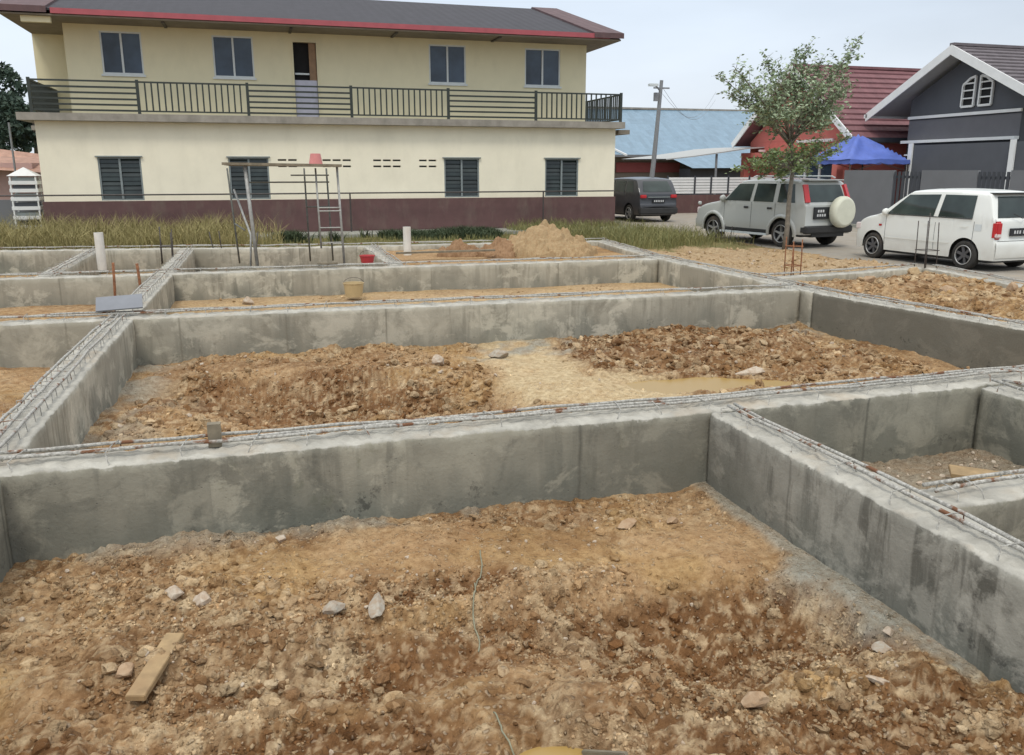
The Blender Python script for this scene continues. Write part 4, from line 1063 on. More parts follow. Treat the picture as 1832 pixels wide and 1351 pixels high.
def far_tree(x, y, h, w, label, seed, mat='leaf_far'):
    rr = random.Random(seed); t_ = thing('tree', (x, y, 0), label, 'tree')
    mb = MB(); mb.tube([(x, y, 0), (x + .1, y, h * .4), (x + .15, y, h * .8)], [.16, .12, .04], 8); mb.build('trunk', M['bark'], t_)
    bl = [(x + rr.uniform(-.5, .5) * w, y + rr.uniform(-.4, .4) * w, h * rr.uniform(.5, .88), w * rr.uniform(.3, .5), w * rr.uniform(.3, .5), h * rr.uniform(.12, .2)) for _ in range(9)]
    tree_crown(t_, 'crown', bl, 7000, .16, M[mat], seed)
far_tree(-12.8, 52, 7.0, 2.6, 'dark bluish green tree at the far left behind the pink house', 31)
far_tree(-10.6, 50, 5.6, 2.2, 'dark tree just left of the balcony corner', 32)
far_tree(-14.5, 46, 3.4, 3.2, 'low green bushy tree above the terracotta roof', 33, 'leaf')

# ------------------------------------------------------------------ far side: blue roofs, carport, slatted fence, pole
bl = thing('house', (27, 52, 0), 'long low house with a pale blue metal roof, behind the pole', 'house')
mb = MB(); mb.add([(17, 50, 2.6), (31.4, 50, 2.7), (34.6, 56, 5.95), (19, 56, 5.8), (19, 62, 2.8), (35, 62, 2.8)], [(0, 1, 2, 3), (3, 2, 5, 4)]); mb.build('roof', M['blue_roof'], bl, fix=False)
mb = MB(); mb.box(19, 34.6, 55.9, 56.1, 5.86, 5.99); mb.build('ridge_cap', M['ledge'], bl)
mb = MB(); mb.box(17, 30.5, 49.9, 50.0, 2.62, 2.76); mb.build('gutter', M['fence_grey'], bl)
mb = MB(); mb.box(18, 30, 51, 61, 0, 2.75); mb.build('wall', simple('dull_brown_wall', (.20, .17, .14), .8, .1, 2), bl)
mb = MB(); mb.box(21.9, 26.3, 50.9, 51, 1.7, 2.3); mb.build('red_band', simple('dull_red_panel', (.30, .08, .08), .8, .1, 2), bl)
b2 = thing('house', (31, 60, 0), 'second blue roofed house glimpsed under the carport roof', 'house')
mb = MB(); mb.add([(25.4, 47.5, 1.95), (34, 47.5, 2.0), (34, 49.8, 2.9), (24.6, 49.8, 2.75)], [(0, 1, 2, 3)]); mb.build('roof', M['blue_roof'], b2, fix=False)
mb = MB(); mb.box(25.6, 34, 48.2, 49.6, 0, 1.92); mb.build('wall', M['fence_bar'], b2)
b3 = thing('small_roof', (14, 40, 0), 'small grey hipped roof beside the right end of the cream building', 'roof')
mb = MB(); mb.add([(14.2, 40, 2.9), (17.6, 40, 2.55), (16.2, 42, 3.55), (14.6, 42, 3.9)], [(0, 1, 2, 3)]); mb.build('roof_sheet', M['blue_roof'], b3, fix=False)
mb = MB(); mb.bar((17.7, 39.9, 2.55), (16.25, 41.9, 3.58), .12, .08); mb.build('verge_board', M['white'], b3)
mb = MB(); mb.box(14.4, 17, 40.6, 42, 0, 2.6); mb.build('wall', M['fence_bar'], b3)

cp = thing('carport', (22, 37, 0), 'thin curved carport roof on a grey post between the blue roof and the tree', 'carport')
pts = [(17.9, 2.28), (19.3, 2.42), (20.7, 2.60), (22.0, 2.78), (23.2, 2.86)]
mb = MB(); vs = []
for x, z in pts: vs += [(x, 36, z), (x, 41, z + .05), (x, 36, z + .05), (x, 41, z + .1)]
fs = []
for i in range(len(pts) - 1):
    a = i * 4; b = a + 4; fs += [(a, b, b + 1, a + 1), (a + 2, a + 3, b + 3, b + 2), (a, a + 2, b + 2, b)]
mb.add(vs, fs); mb.build('roof_sheet', M['soffit_pale'], cp, fix=False)
mb = MB(); mb.tube([(20.55, 36.2, 0), (20.55, 36.2, 2.56)], .055, 10); mb.build('post', M['pole'], cp)
mb = MB(); mb.tube([(23.1, 36.2, 0), (23.1, 36.2, 2.85)], .05, 10); mb.build('post', M['white'], cp)
mb = MB(); mb.box(22.6, 24.6, 35.9, 36.0, 2.66, 2.76); mb.build('fascia', M['white'], cp)

sf = thing('slatted_fence', (19, 34.5, 0), 'white slatted fence on a maroon base wall behind the silver four wheel drive', 'fence')
mb = MB(); mb.box(16.9, 22.6, 34.5, 34.62, -.05, .78); mb.build('base_wall', M['maroon'], sf)
for k in range(6):
    mb = MB(); mb.box(17.3, 22.55, 34.54, 34.575, .84 + k * .118, .84 + k * .118 + .098); mb.build('slat', M['white'], sf)
for x in (17.28, 18.6, 19.4, 20.25, 21.3, 22.5):
    mb = MB(); mb.box(x - .035, x + .035, 34.50, 34.54, .78, 1.60); mb.build('post', M['fence_bar'], sf)

po = thing('utility_pole', (17.16, 35.5, 0), 'leaning grey utility pole with a lamp arm and wires', 'pole')
mb = MB(); mb.tube([(16.85, 35.5, 0), (17.05, 35.5, 2.2), (17.28, 35.5, 5.62)], [.12, .105, .075], 10); mb.build('shaft', M['pole'], po)
mb = MB(); mb.tube([(17.24, 35.5, 5.15), (16.95, 35.3, 5.35), (16.72, 35.2, 5.38)], .03, 6); a_ = mb.build('lamp_arm', M['pole'], po)
mb = MB(); mb.box(16.55, 16.95, 35.1, 35.3, 5.34, 5.44); mb.build('lamp_head', M['frame_white'], a_)
mb = MB(); mb.box(16.9, 17.65, 35.44, 35.5, 5.27, 5.33); mb.build('crossarm', M['pole'], po)
mb = MB(); mb.box(16.92, 17.1, 35.36, 35.5, 4.75, 5.1); mb.build('bracket_box', M['pole'], po)
for dz, ex in ((5.3, 3.4), (5.05, 3.9)):
    mb = MB(); mb.tube([(17.3 + (30 - 17.3) * t_, 35.4 + 18 * t_, dz + (ex + 3.0 - dz) * t_ - 1.3 * math.sin(math.pi * t_)) for t_ in np.linspace(0, 1, 12)], .009, 4); mb.build('wire', M['pole'], po)

# ------------------------------------------------------------------ red house
rh = thing('house', (26, 33, 0), 'coral red gabled house with maroon tiled roof behind the tree', 'house')
mb = MB(); mb.box(22.9, 34, 29.7, 37.2, 0, 3.1); mb.add([(22.89, 29.7, 3.1), (22.89, 37.2, 3.1), (22.89, 33.4, 5.6)], [(0, 1, 2)]); mb.build('wall', M['red_wall'], rh, fix=False)
ZE, ZR, YE, YE2, YR2 = 3.08, 6.15, 29.05, 37.75, 33.4
mb = MB()
for a, b in ((YE, ZE), (YE2, ZE)):
    c, d = YR2, ZR
    mb.add([(22.3, a, b), (36, a, b), (36, c, d), (22.3, c, d), (22.3, a, b - .14), (36, a, b - .14), (36, c, d - .14), (22.3, c, d - .14)], [(0, 1, 2, 3), (4, 7, 6, 5), (0, 4, 5, 1), (0, 3, 7, 4), (1, 5, 6, 2)])
r1 = mb.build('roof', M['maroon_roof'], rh, fix=False)
NR = 13
mb = MB()
for k in range(1, NR):
    f = k / NR; y = YE + (YR2 - YE) * f; z = ZE + (ZR - ZE) * f; mb.box(22.3, 36, y - .03, y + .03, z, z + .045)
mb.box(22.3, 36, YR2 - .12, YR2 + .12, ZR - .03, ZR + .08)
mb.build('tile_courses', M['maroon_roof'], r1)
for a in (YE - .05, YE2 + .05):
    mb = MB(); mb.bar((22.26, a, ZE - .1), (22.26, YR2, ZR - .08), .05, .26); mb.build('bargeboard', M['white'], r1)
mb = MB(); mb.box(22.3, 36, YE - .13, YE - .01, ZE - .17, ZE - .01); mb.build('gutter', M['fence_bar'], r1)
mb = MB(); mb.box(22.3, 36, YE, 29.7, ZE - .2, ZE - .17); mb.build('soffit', M['soffit'], r1)
mb = MB(); mb.box(22.8, 22.89, 30.9, 33.4, 2.98, 3.10); mb.build('trim_band', M['white'], rh)
mb = MB(); mb.box(22.3, 22.88, 29.8, 37, 2.42, 2.62); mb.build('porch_beam', M['red_wall'], rh)
for y in (29.95, 36.8):
    mb = MB(); mb.box(22.3, 22.6, y - .16, y + .16, 0, 2.42); mb.build('pillar', M['red_wall'], rh)
mb = MB(); mb.box(22.84, 22.90, 30.6, 34.6, .8, 2.15); wn_ = mb.build('window', M['glass_blue'], rh)
mb = MB()
for y in (30.6, 31.6, 32.6, 33.6, 34.6): mb.box(22.78, 22.84, y - .05, y + .05, .8, 2.15)
mb.box(22.79, 22.84, 30.6, 34.6, 2.15, 2.24); mb.box(22.79, 22.84, 30.6, 34.6, .72, .8); mb.build('frame', M['white'], wn_)

# ------------------------------------------------------------------ grey house (gable faces the road)
XG = 24.0
k = XG / 21.0
gh = thing('house', (XG + 3, 25, 0), 'slate grey house with white trim and arched gable vents at the right edge', 'house')
def gz(z): return 1.85 + (z - 1.85) * k
yl, yrr, ya = 28.0, 19.0, 25.45            # far corner, near corner, apex
za = gz(5.48); 
zl_eave = gz(3.72); yl_eave = 29.5
sl = (za - zl_eave) / (yl_eave - ya)
yn = ya - (yl_eave - ya)
zw = za - .35
mb = MB()
z3 = zw - sl * (yl - ya)
mb.add([(XG, yl, 0), (XG, 2 * ya - yl, 0), (XG, 2 * ya - yl, z3), (XG, ya, zw), (XG, yl, z3)], [(0, 1, 2, 3, 4)])
mb.add([(XG, yl, 0), (XG + 12, yl, 0), (XG + 12, yl, z3), (XG, yl, z3)], [(0, 1, 2, 3)]); mb.add([(XG, 2 * ya - yl, 0), (XG + 12, 2 * ya - yl, 0), (XG + 12, 2 * ya - yl, z3), (XG, 2 * ya - yl, z3)], [(0, 1, 2, 3)])
mb.build('wall', M['grey_wall'], gh, fix=False)
mb = MB(); mb.box(XG - .03, XG, 2 * ya - yl + .02, yl - .02, gz(2.78), gz(3.42)); mb.build('wall_band', M['grey_wall2'], gh)
mb = MB(); mb.box(XG - .55, XG - .05, 2 * ya - yl - 3, yl - .9, .1, gz(2.62)); mb.build('porch_recess', M['grey_wall'], gh)
mb = MB()
for s_ in (1, -1):
    ye = ya + s_ * (yl_eave - ya)
    mb.add([(XG - .75, ye, zl_eave), (XG + 13, ye, zl_eave), (XG + 13, ya, za), (XG - .75, ya, za), (XG - .75, ye, zl_eave - .10), (XG + 13, ye, zl_eave - .10), (XG + 13, ya, za - .10), (XG - .75, ya, za - .10)],
           [(0, 1, 2, 3), (0, 4, 5, 1), (0, 3, 7, 4), (1, 5, 6, 2)])
gr = mb.build('roof', M['grey_roof'], gh, fix=False)
mb = MB()
for s_ in (1, -1):
    ye = ya + s_ * (yl_eave - ya)
    mb.add([(XG - .75, ye, zl_eave - .12), (XG + 13, ye, zl_eave - .12), (XG + 13, ya, za - .12), (XG - .75, ya, za - .12)], [(0, 3, 2, 1)])
mb.build('soffit', M['soffit_pale'], gr, fix=False)
mb = MB()
for j in range(1, 14):
    f = j / 14; y = ya - (yl_eave - ya) * (1 - f); z = zl_eave + (za - zl_eave) * f; mb.box(XG - .7, XG + 13, y - .02, y + .02, z, z + .04)
mb.box(XG - .78, XG + 13, ya - .1, ya + .1, za - .02, za + .07)
mb.build('tile_courses', M['grey_roof'], gr)
for s_ in (1, -1):
    mb = MB(); e_ = yl_eave - ya + .02; mb.add([(XG + dx_, ya + s_ * yy_, zz_) for dx_ in (-.80, -.755) for yy_, zz_ in ((e_, zl_eave - .30), (e_, zl_eave - .0), (0, za + .01), (0, za - .31))], [(0, 1, 2, 3), (7, 6, 5, 4), (0, 4, 5, 1), (1, 5, 6, 2), (2, 6, 7, 3), (3, 7, 4, 0)]); mb.build('bargeboard', M['white'], gr)
mb = MB(); mb.box(XG - .80, XG + 4, yl_eave - .05, yl_eave + .12, zl_eave - .17, zl_eave - .03); mb.build('gutter', M['white'], gr)
for z0, ex in ((gz(3.46), 0), (gz(2.70), .12)):
    mb = MB(); mb.box(XG - .10 - ex, XG - .031, 2 * ya - yl, yl + ex, z0, z0 + .10); mb.build('trim_band', M['white'], gh)
for y in (27.1, 22.55):
    mb = MB(); mb.box(XG - .62, XG - .56, y - .1, y + .1, 0, gz(2.68)); mb.build('trim_post', M['white'], gh)
mb = MB(); mb.box(XG - .02, XG + .0, 27.2, 27.98, 1.3, gz(2.6)); mb.build('side_opening', M['black'], gh, fix=True)
mb = MB(); mb.box(XG - .1, XG - .03, 27.1, 28.0, gz(2.3), gz(2.3) + .06); mb.build('side_rail', M['white'], gh)
# two half-arch vents in the gable (they share the tall side in the middle)
for s_, yc in ((1, 24.95), (-1, 24.72)):
    w = .62 * .85; b0 = gz(3.72) ; h_out = .72; h_in = .98
    # s_=1: left vent (towards +Y), outer side lower
    def P(u, v): return (XG - .06, yc + s_ * u, b0 + v)
    mb = MB()
    prof = [(0, 0), (w, 0), (w, h_out), (w * .45, h_in - .06), (0, h_in)]
    for i in range(5):
        a = Vector(P(*prof[i])); b = Vector(P(*prof[(i + 1) % 5])); mb.bar(a, b, .06, .075)
    for v in (.27, .53, .76): mb.bar(P(0, v), P(w, v), .05, .045)
    vt = mb.build('gable_vent', M['white'], gh)
    mb = MB(); mb.add([(XG - .012, yc + s_ * u, b0 + v) for u, v in prof], [(0, 1, 2, 3, 4)]); mb.build('vent_backing', M['black'], vt, fix=False)

# ------------------------------------------------------------------ grey boundary fence and gates along the road
fn = thing('boundary_fence', (19.2, 20, 0), 'tall grey panel fence with barred gaps behind the white hatchback', 'fence')
solid = [(25.1, 22.75), (21.55, 19.45), (18.35, 8)]
for a, b in solid:
    mb = MB(); mb.box(19.1, 19.2, b, a, 0, 1.84); mb.build('panel', M['fence_grey'], fn)
for a, b in ((22.75, 21.55), (19.45, 18.35)):
    g_ = None
    mb = MB(); mb.box(19.13, 19.17, b, a, .08, .16); mb.box(19.13, 19.17, b, a, 1.6, 1.68); g_ = mb.build('barred_gap', M['fence_bar'], fn)
    n_ = 7
    for q in range(n_):
        y = b + (a - b) * (q + .5) / n_; mb = MB(); mb.box(19.10, 19.128, y - .045, y + .045, .05, 1.80); mb.build('bar', M['fence_bar'], g_)
mb = MB(); mb.box(18.93, 19.35, 8, 25.2, -.05, .10); tag(mb.build('kerb', M['apron']), kind='structure')
tag(MB().add([(19.3, 8, .02), (24.3, 8, .02), (24.3, 40, .02), (19.3, 40, .02)], [(0, 1, 2, 3)]).build('front_yard', M['road']), kind='structure')

# ------------------------------------------------------------------ blue canopy tent
tn = thing('canopy_tent', (22.0, 28.3, 0), 'blue pop-up canopy tent behind the grey fence', 'tent')
cx_, cy_ = 22.05, 28.3; hs = 1.30
g = np.linspace(-1, 1, 25); X, Y = np.meshgrid(g, g); X = X.ravel(); Y = Y.ravel()
d = np.maximum(abs(X), abs(Y)); zt_ = 2.22 + .80 * (1 - d) ** .9 + .03 * np.sin(X * 5 + 1) * np.sin(Y * 4) * d
dia = np.exp(-((abs(X) - abs(Y)) / .14) ** 2); zt_ += .10 * dia * (1 - d) * 1.5 - .10 * (1 - dia) * np.sin(np.pi * d) * .9
a = (np.arange(24)[:, None] * 25 + np.arange(24)[None, :]).ravel()
V = np.stack([X * hs, Y * hs, zt_], 1); np_mesh('canopy', V, np.stack([a, a + 1, a + 26, a + 25], 1), M['tent'], tn)
mb = MB()
for s_ in (0, 1, 2, 3):
    n_ = 16; vs = []
    for q in range(n_ + 1):
        u = -1 + 2 * q / n_; x, y = ((u, -1), (1, u), (-u, 1), (-1, -u))[s_]
        zz = 2.22 + .03 * math.sin(x * 5 + 1) * math.sin(y * 4)
        vs += [(cx_ + x * hs, cy_ + y * hs, zz), (cx_ + x * hs * 1.005, cy_ + y * hs * 1.005, 2.06 + .02 * math.sin(u * 14))]
    mb.add(vs, [(2 * q, 2 * q + 1, 2 * q + 3, 2 * q + 2) for q in range(n_)])
mb.build('valance', M['tent'], tn, smooth=True, fix=False)
for sx in (-1, 1):
    for sy in (-1, 1):
        mb = MB(); mb.box(cx_ + sx * hs * .97 - .02, cx_ + sx * hs * .97 + .02, cy_ + sy * hs * .97 - .02, cy_ + sy * hs * .97 + .02, 0, 2.15); mb.build('leg', M['darksteel'], tn)
for sy in (-1, 1):
    mb = MB(); mb.bar((cx_ - hs, cy_ + sy * hs, 1.78), (cx_, cy_ + sy * hs, 2.1), .02, .02); mb.bar((cx_ + hs, cy_ + sy * hs, 1.78), (cx_, cy_ + sy * hs, 2.1), .02, .02); mb.build('brace', M['darksteel'], tn)

# ------------------------------------------------------------------ young tree by the four wheel drive
def young_tree():
    rr = random.Random(5); rg = np.random.RandomState(5)
    bx, by = 12.03, 17.75
    root = thing('roadside_tree', (bx, by, 0), 'slim young tree with fanned branches beside the silver four wheel drive', 'tree')
    top = Vector((12.12, 17.8, 1.86))
    mb = MB(); mb.tube([(bx, by, -.05), (bx + .02, by, .5), (bx + .03, by + .02, 1.2), tuple(top)], [.075, .06, .052, .045], 10); mb.build('trunk', M['bark'], root, smooth=True)
    def W(px, py, dy=0):                       # crown points measured on the photo, at the tree's own distance plus a depth offset
        Yv = 17.8 + dy; f, th, yw = F_PX, math.atan(371.5 / F_PX), R(16.5)
        fw = Vector((math.sin(yw) * math.cos(th), math.cos(yw) * math.cos(th), -math.sin(th))); rt = Vector((math.cos(yw), -math.sin(yw), 0)); up = rt.cross(fw)
        r = fw * f + rt * (px - 916) - up * (py - 675.5); return Vector((0, 0, 1.85)) + r * (Yv / r.y)
    mid = W(1412, 235)
    tips_up = [(1288, 138, .3), (1312, 118, -.4), (1335, 150, .7), (1368, 100, .1), (1395, 118, -.6), (1445, 82, .3), (1470, 105, -.3), (1537, 72, .1), (1505, 118, .5), (1515, 160, -.2), (1505, 195, .4), (1350, 190, -.6), (1330, 175, .2), (1420, 140, .8), (1460, 150, -.8), (1480, 205, .7), (1375, 160, -.9), (1440, 190, 1.0), (1400, 205, -1.0), (1478, 225, -.5), (1450, 125, .0), (1360, 215, .5), (1512, 140, -.5), (1498, 175, -.6), (1300, 165, .2), (1425, 100, .4), (1520, 95, .2)]
    tips_low = [(1318, 305, .3), (1345, 290, -.5), (1360, 315, .2), (1372, 282, .6), (1440, 262, -.4), (1470, 262, .3), (1520, 246, .1), (1500, 268, -.3), (1455, 292, .6), (1430, 305, -.5), (1395, 315, .7), (1385, 272, -.6), (1480, 280, .5), (1410, 275, .9)]
    limbs = MB(); L1 = []; L2 = []
    mb = MB(); mb.tube([tuple(top), tuple(top.lerp(mid, .5) + Vector((.03, 0, 0))), tuple(mid)], [.042, .036, .03], 8)
    mb.build('branch', M['bark'], root, smooth=True)
    def spray(start, tip, bag, sag, nsub, sl_, nl=24):
        q = [start.lerp(tip, t) + Vector((0, 0, sag * math.sin(math.pi * t) * (tip - start).length)) for t in np.linspace(0, 1, 7)]
        limbs.tube([tuple(v) for v in q], [.022 * (1 - t * .8) for t in np.linspace(0, 1, 7)], 5)
        ax = (tip - start).normalized()
        for j in range(nsub):
            t = .30 + .68 * (j + rr.random()) / nsub; p = start.lerp(tip, t) + Vector((0, 0, sag * math.sin(math.pi * t) * (tip - start).length))
            dv = Vector((rr.uniform(-1, 1), rr.uniform(-1, 1), rr.uniform(-.35, .75))).normalized() * .9 + ax * .6
            e_ = p + dv.normalized() * sl_ * rr.uniform(.4, 1) * (1.25 - t * .8)
            limbs.tube([tuple(p), tuple(p.lerp(e_, .5) + Vector((0, 0, .02))), tuple(e_)], [.006, .004, .002], 4)
            for m_ in range(nl): bag.append(tuple(p.lerp(e_, rr.uniform(.1, 1.05)) + Vector((rr.gauss(0, .05), rr.gauss(0, .05), rr.gauss(0, .035)))))
        for m_ in range(14): bag.append(tuple(start.lerp(tip, rr.uniform(.7, 1.02)) + Vector((rr.gauss(0, .03), rr.gauss(0, .03), rr.gauss(0, .03)))))
    for i, (px, py, dy) in enumerate(tips_up):
        st = top.lerp(mid, rr.uniform(.55, 1.0)); spray(st, W(px, py, dy), L1, .03, 26, .74, 10)
    for i, (px, py, dy) in enumerate(tips_low):
        st = top.lerp(mid, rr.uniform(-.02, .18)); spray(st, W(px, py, dy), L2, .04, 16, .55, 12)
    limbs.build('twigs', M['bark'], root, smooth=True, fix=False)
    for bag, mt, nm, sz in ((L1, M['leaf'], 'upper_crown', .048), (L2, M['leaf_low'], 'lower_crown', .046)):
        p = np.array(bag); k = len(p)
        u = rg.normal(size=(k, 3)) * np.array([1, 1, .45]); u /= np.linalg.norm(u, axis=1)[:, None]; w = np.cross(u, rg.normal(size=(k, 3)) * np.array([.5, .5, 1])); w /= np.linalg.norm(w, axis=1)[:, None]
        s = sz * rg.uniform(.6, 1.35, k)[:, None]
        V = np.stack([p - u * s, p + w * s * .5, p + u * s, p - w * s * .5], 1)
        np_mesh(nm, V.reshape(-1, 3) - np.array(root.location), np.arange(k * 4).reshape(-1, 4), mt, root, smooth=False)
young_tree()

# ------------------------------------------------------------------ vehicles
def interp_prof(prof):
    xs = [p[0] for p in prof]; return prof
def smooth_poly(pts, it=2, keep=()):
    for _ in range(it):
        q = [pts[0]]
        for a, b in zip(pts[:-1], pts[1:]):
            q.append((a[0] * .75 + b[0] * .25, a[1] * .75 + b[1] * .25)); q.append((a[0] * .25 + b[0] * .75, a[1] * .25 + b[1] * .75))
        q.append(pts[-1]); pts = q
    return pts

class Car:
    """x forward (0 = rear bumper), y left, z up"""
    def __init__(s, name, loc, rz, label, L, W, top, belt, roof_z, tuck, wheels, wr, sill, arch_r, paint, cat='car', plan_k=.10, group='cars parked on the road'):
        s.L, s.W, s.belt, s.roof, s.tuck, s.plan_k = L, W, belt, roof_z, tuck, plan_k
        s.root = thing(name, loc, label, cat, group, rz)
        s.top = smooth_poly(top, 2)              # profile from rear bottom, over the roof, to front bottom (x increasing overall)
        s.wheels, s.wr, s.sill, s.arch_r = wheels, wr, sill, arch_r
        s.body(paint)
    def ys(s, x, z):
        u = abs(2 * x / s.L - 1)
        p = 1 - s.plan_k * max(0, (u - .55) / .45) ** 2.2
        t = 1 - .035 * max(0, (.45 - z) / .3) if z < .45 else 1
        if z > s.belt: t = 1 - s.tuck * ((z - s.belt) / (s.roof - s.belt)) ** 1.15
        elif z > .45: t = 1 - .02 * ((z - .45) / (s.belt - .45)) ** 2
        return s.W / 2 * p * t
    def lower(s, x):
        z = s.sill
        for wx in s.wheels:
            d = abs(x - wx)
            if d < s.arch_r: z = max(z, s.wr + math.sqrt(s.arch_r ** 2 - d * d))
        return z
    def body(s, paint):
        # envelope of the profile as top(x) for the sides
        T = s.top; bm = bmesh.new()
        xs = sorted({round(p[0], 3) for p in T} | {round(x, 3) for x in np.linspace(.01, s.L - .01, 60)} | {round(w + d * s.arch_r, 3) for w in s.wheels for d in np.sin(np.linspace(-math.pi / 2, math.pi / 2, 17))})
        def topz(x):
            best = -9
            for a, b in zip(T[:-1], T[1:]):
                lo, hi = min(a[0], b[0]), max(a[0], b[0])
                if lo - 1e-6 <= x <= hi + 1e-6:
                    z = max(a[1], b[1]) if hi - lo < 1e-6 else a[1] + (b[1] - a[1]) * (x - a[0]) / (b[0] - a[0])
                    best = max(best, z)
            return best
        s.topz = topz
        xs = [x for x in xs if topz(x) > s.lower(x) + .02]
        rows = [0, .12, .24, .36, .48, .6, .7, .8, .88, .94, .975, 1]
        rad = .055
        def yy(x, z):
            d = topz(x) - z; y = s.ys(x, z)
            if d < rad: y -= rad - math.sqrt(max(0, rad ** 2 - (rad - d) ** 2))
            de = min(x, s.L - x)
            if de < rad: y -= .6 * (rad - math.sqrt(max(0, rad ** 2 - (rad - de) ** 2)))
            return y
        s.yy = yy
        grid = {}
        for side in (1, -1):
            for i, x in enumerate(xs):
                lo, hi = s.lower(x), topz(x)
                for j, r in enumerate(rows):
                    z = lo + (hi - lo) * r; grid[side, i, j] = bm.verts.new((x, side * yy(x, z), z))
            for i in range(len(xs) - 1):
                for j in range(len(rows) - 1):
                    q = [grid[side, i, j], grid[side, i + 1, j], grid[side, i + 1, j + 1], grid[side, i, j + 1]]
                    bm.faces.new(q if side < 0 else q[::-1])
        # top skin across
        J = len(rows) - 1; nc = 8
        prev = None
        for i, x in enumerate(xs):
            a = grid[1, i, J].co; row = [grid[1, i, J]]
            sl_ = abs(topz(min(x + .02, s.L - .02)) - topz(max(x - .02, .02))) / .04; cw = .035 * max(0, 1 - sl_ / .5)
            for c in range(1, nc):
                u = c / nc; row.append(bm.verts.new((x, a.y * (1 - 2 * u), a.z + cw * (1 - (1 - 2 * u) ** 2))))
            row.append(grid[-1, i, J])
            if prev:
                for c in range(nc): bm.faces.new([prev[c], prev[c + 1], row[c + 1], row[c]])
            prev = row
        # end faces
        for i, x in ((0, xs[0]), (len(xs) - 1, xs[-1])):
            for j in range(J):
                a, b = grid[1, i, j], grid[-1, i, j]; c, d = grid[-1, i, j + 1], grid[1, i, j + 1]
                if j < J - 1 or True:
                    bm.faces.new([a, b, c, d] if i == 0 else [a, d, c, b])
        bmesh.ops.remove_doubles(bm, verts=bm.verts, dist=.0008)
        bmesh.ops.recalc_face_normals(bm, faces=bm.faces)
        me = bpy.data.meshes.new('body'); bm.to_mesh(me); bm.free(); me.materials.append(paint)
        me.polygons.foreach_set('use_smooth', [True] * len(me.polygons))
        try: me.set_sharp_from_angle(angle=R(38))
        except Exception: pass
        o = bpy.data.objects.new('body', me); COL.objects.link(o); o.parent = s.root
        mb = MB(); w = s.W / 2 - .16; mb.box(.2, s.L - .2, -w, w, s.sill - .06, s.belt - .25)
        for wx in s.wheels:
            pass
        mb.build('underbody', M['black_plastic'], s.root, local=True)
    def side_patch(s, name, c, mat, off=.006, sides=(1, -1), n=8, parent=None):
        """c: four (x,z) corners, mapped onto the body side"""
        outs = []
        for sd in sides:
            mb = MB(); vs = []
            for i in range(n + 1):
                for j in range(n + 1):
                    u, v = i / n, j / n
                    x = (c[0][0] * (1 - u) + c[1][0] * u) * (1 - v) + (c[3][0] * (1 - u) + c[2][0] * u) * v
                    z = (c[0][1] * (1 - u) + c[1][1] * u) * (1 - v) + (c[3][1] * (1 - u) + c[2][1] * u) * v
                    vs.append((x, sd * (s.ys(x, z) + off), z))
            mb.add(vs, [(i * (n + 1) + j, (i + 1) * (n + 1) + j, (i + 1) * (n + 1) + j + 1, i * (n + 1) + j + 1) for i in range(n) for j in range(n)])
            outs.append(mb.build(name, mat, parent or s.root, smooth=True, local=True, fix=False))
        return outs
    def wheel(s, rim, sides=(1, -1), tw=.17, spokes=6, spk=None):
        for wx in s.wheels:
            for sd in sides:
                yc = sd * (s.W / 2 - .015)
                mb = MB(); r = s.wr; o = lambda h: yc - sd * h
                prof = [(r * .60, tw), (r * .93, tw), (r, tw * .8), (r, tw * .2), (r * .94, 0.004), (r * .68, -.0), (r * .64, .02)]
                mb.lathe([(a, -sd * h) for a, h in prof], (wx, yc, s.wr), 28, 'Y', cap=False); wh = mb.build('wheel', M['tyre'], s.root, smooth=False, local=True)
                for p in wh.data.polygons: p.use_smooth = len(p.vertices) == 4
                mb = MB(); mb.lathe([(r * .67, -sd * .012), (r * .62, -sd * .035), (r * .60, -sd * .07), (r * .02, -sd * .075)], (wx, yc, s.wr), 28, 'Y', cap=False)
                mb.build('rim', M[rim], wh, local=True)
                mb = MB()
                for q in range(spokes):
                    a = 2 * math.pi * q / spokes + .3
                    mb.bar((wx + .04 * math.cos(a), yc - sd * .028, s.wr + .04 * math.sin(a)), (wx + r * .62 * math.cos(a), yc - sd * .018, s.wr + r * .62 * math.sin(a)), .022, .05)
                mb.lathe([(.05, -sd * .015), (.05, -sd * .05)], (wx, yc, s.wr), 14, 'Y')
                mb.build('spokes', M[spk or rim], wh, local=True)
                mb = MB(); mb.tube([(wx + r * .645 * math.cos(a), yc + sd * .004, s.wr + r * .645 * math.sin(a)) for a in np.linspace(0, 2 * math.pi, 33)], .011, 6, cap=False); mb.build('rim_lip', M['rim_light'], wh, smooth=True, local=True)
    def rear_x(s, z):
        """x of the rear skin at height z"""
        for a, b in zip(s.top[:-1], s.top[1:]):
            if a[1] <= z <= b[1] and b[0] < s.L * .5: return a[0] + (b[0] - a[0]) * (z - a[1]) / max(1e-6, b[1] - a[1])
        return 0
    def rear_patch(s, name, y0, y1, z0, z1, mat, off=.012, inset=0, n=8, thick=0, parent=None, y0t=None, y1t=None):
        mb = MB(); vs = []
        y0t = y0 if y0t is None else y0t; y1t = y1 if y1t is None else y1t
        for i in range(n + 1):
            for j in range(n + 1):
                v = j / n; z = z0 + (z1 - z0) * v; a = y0 + (y0t - y0) * v; b = y1 + (y1t - y1) * v; y = a + (b - a) * i / n
                vs.append((s.rear_x(z) - off, y, z))
        mb.add(vs, [(i * (n + 1) + j, (i + 1) * (n + 1) + j, (i + 1) * (n + 1) + j + 1, i * (n + 1) + j + 1) for i in range(n) for j in range(n)])
        if thick:
            k = len(mb.v)
        return mb.build(name, mat, parent or s.root, smooth=True, local=True, fix=False)
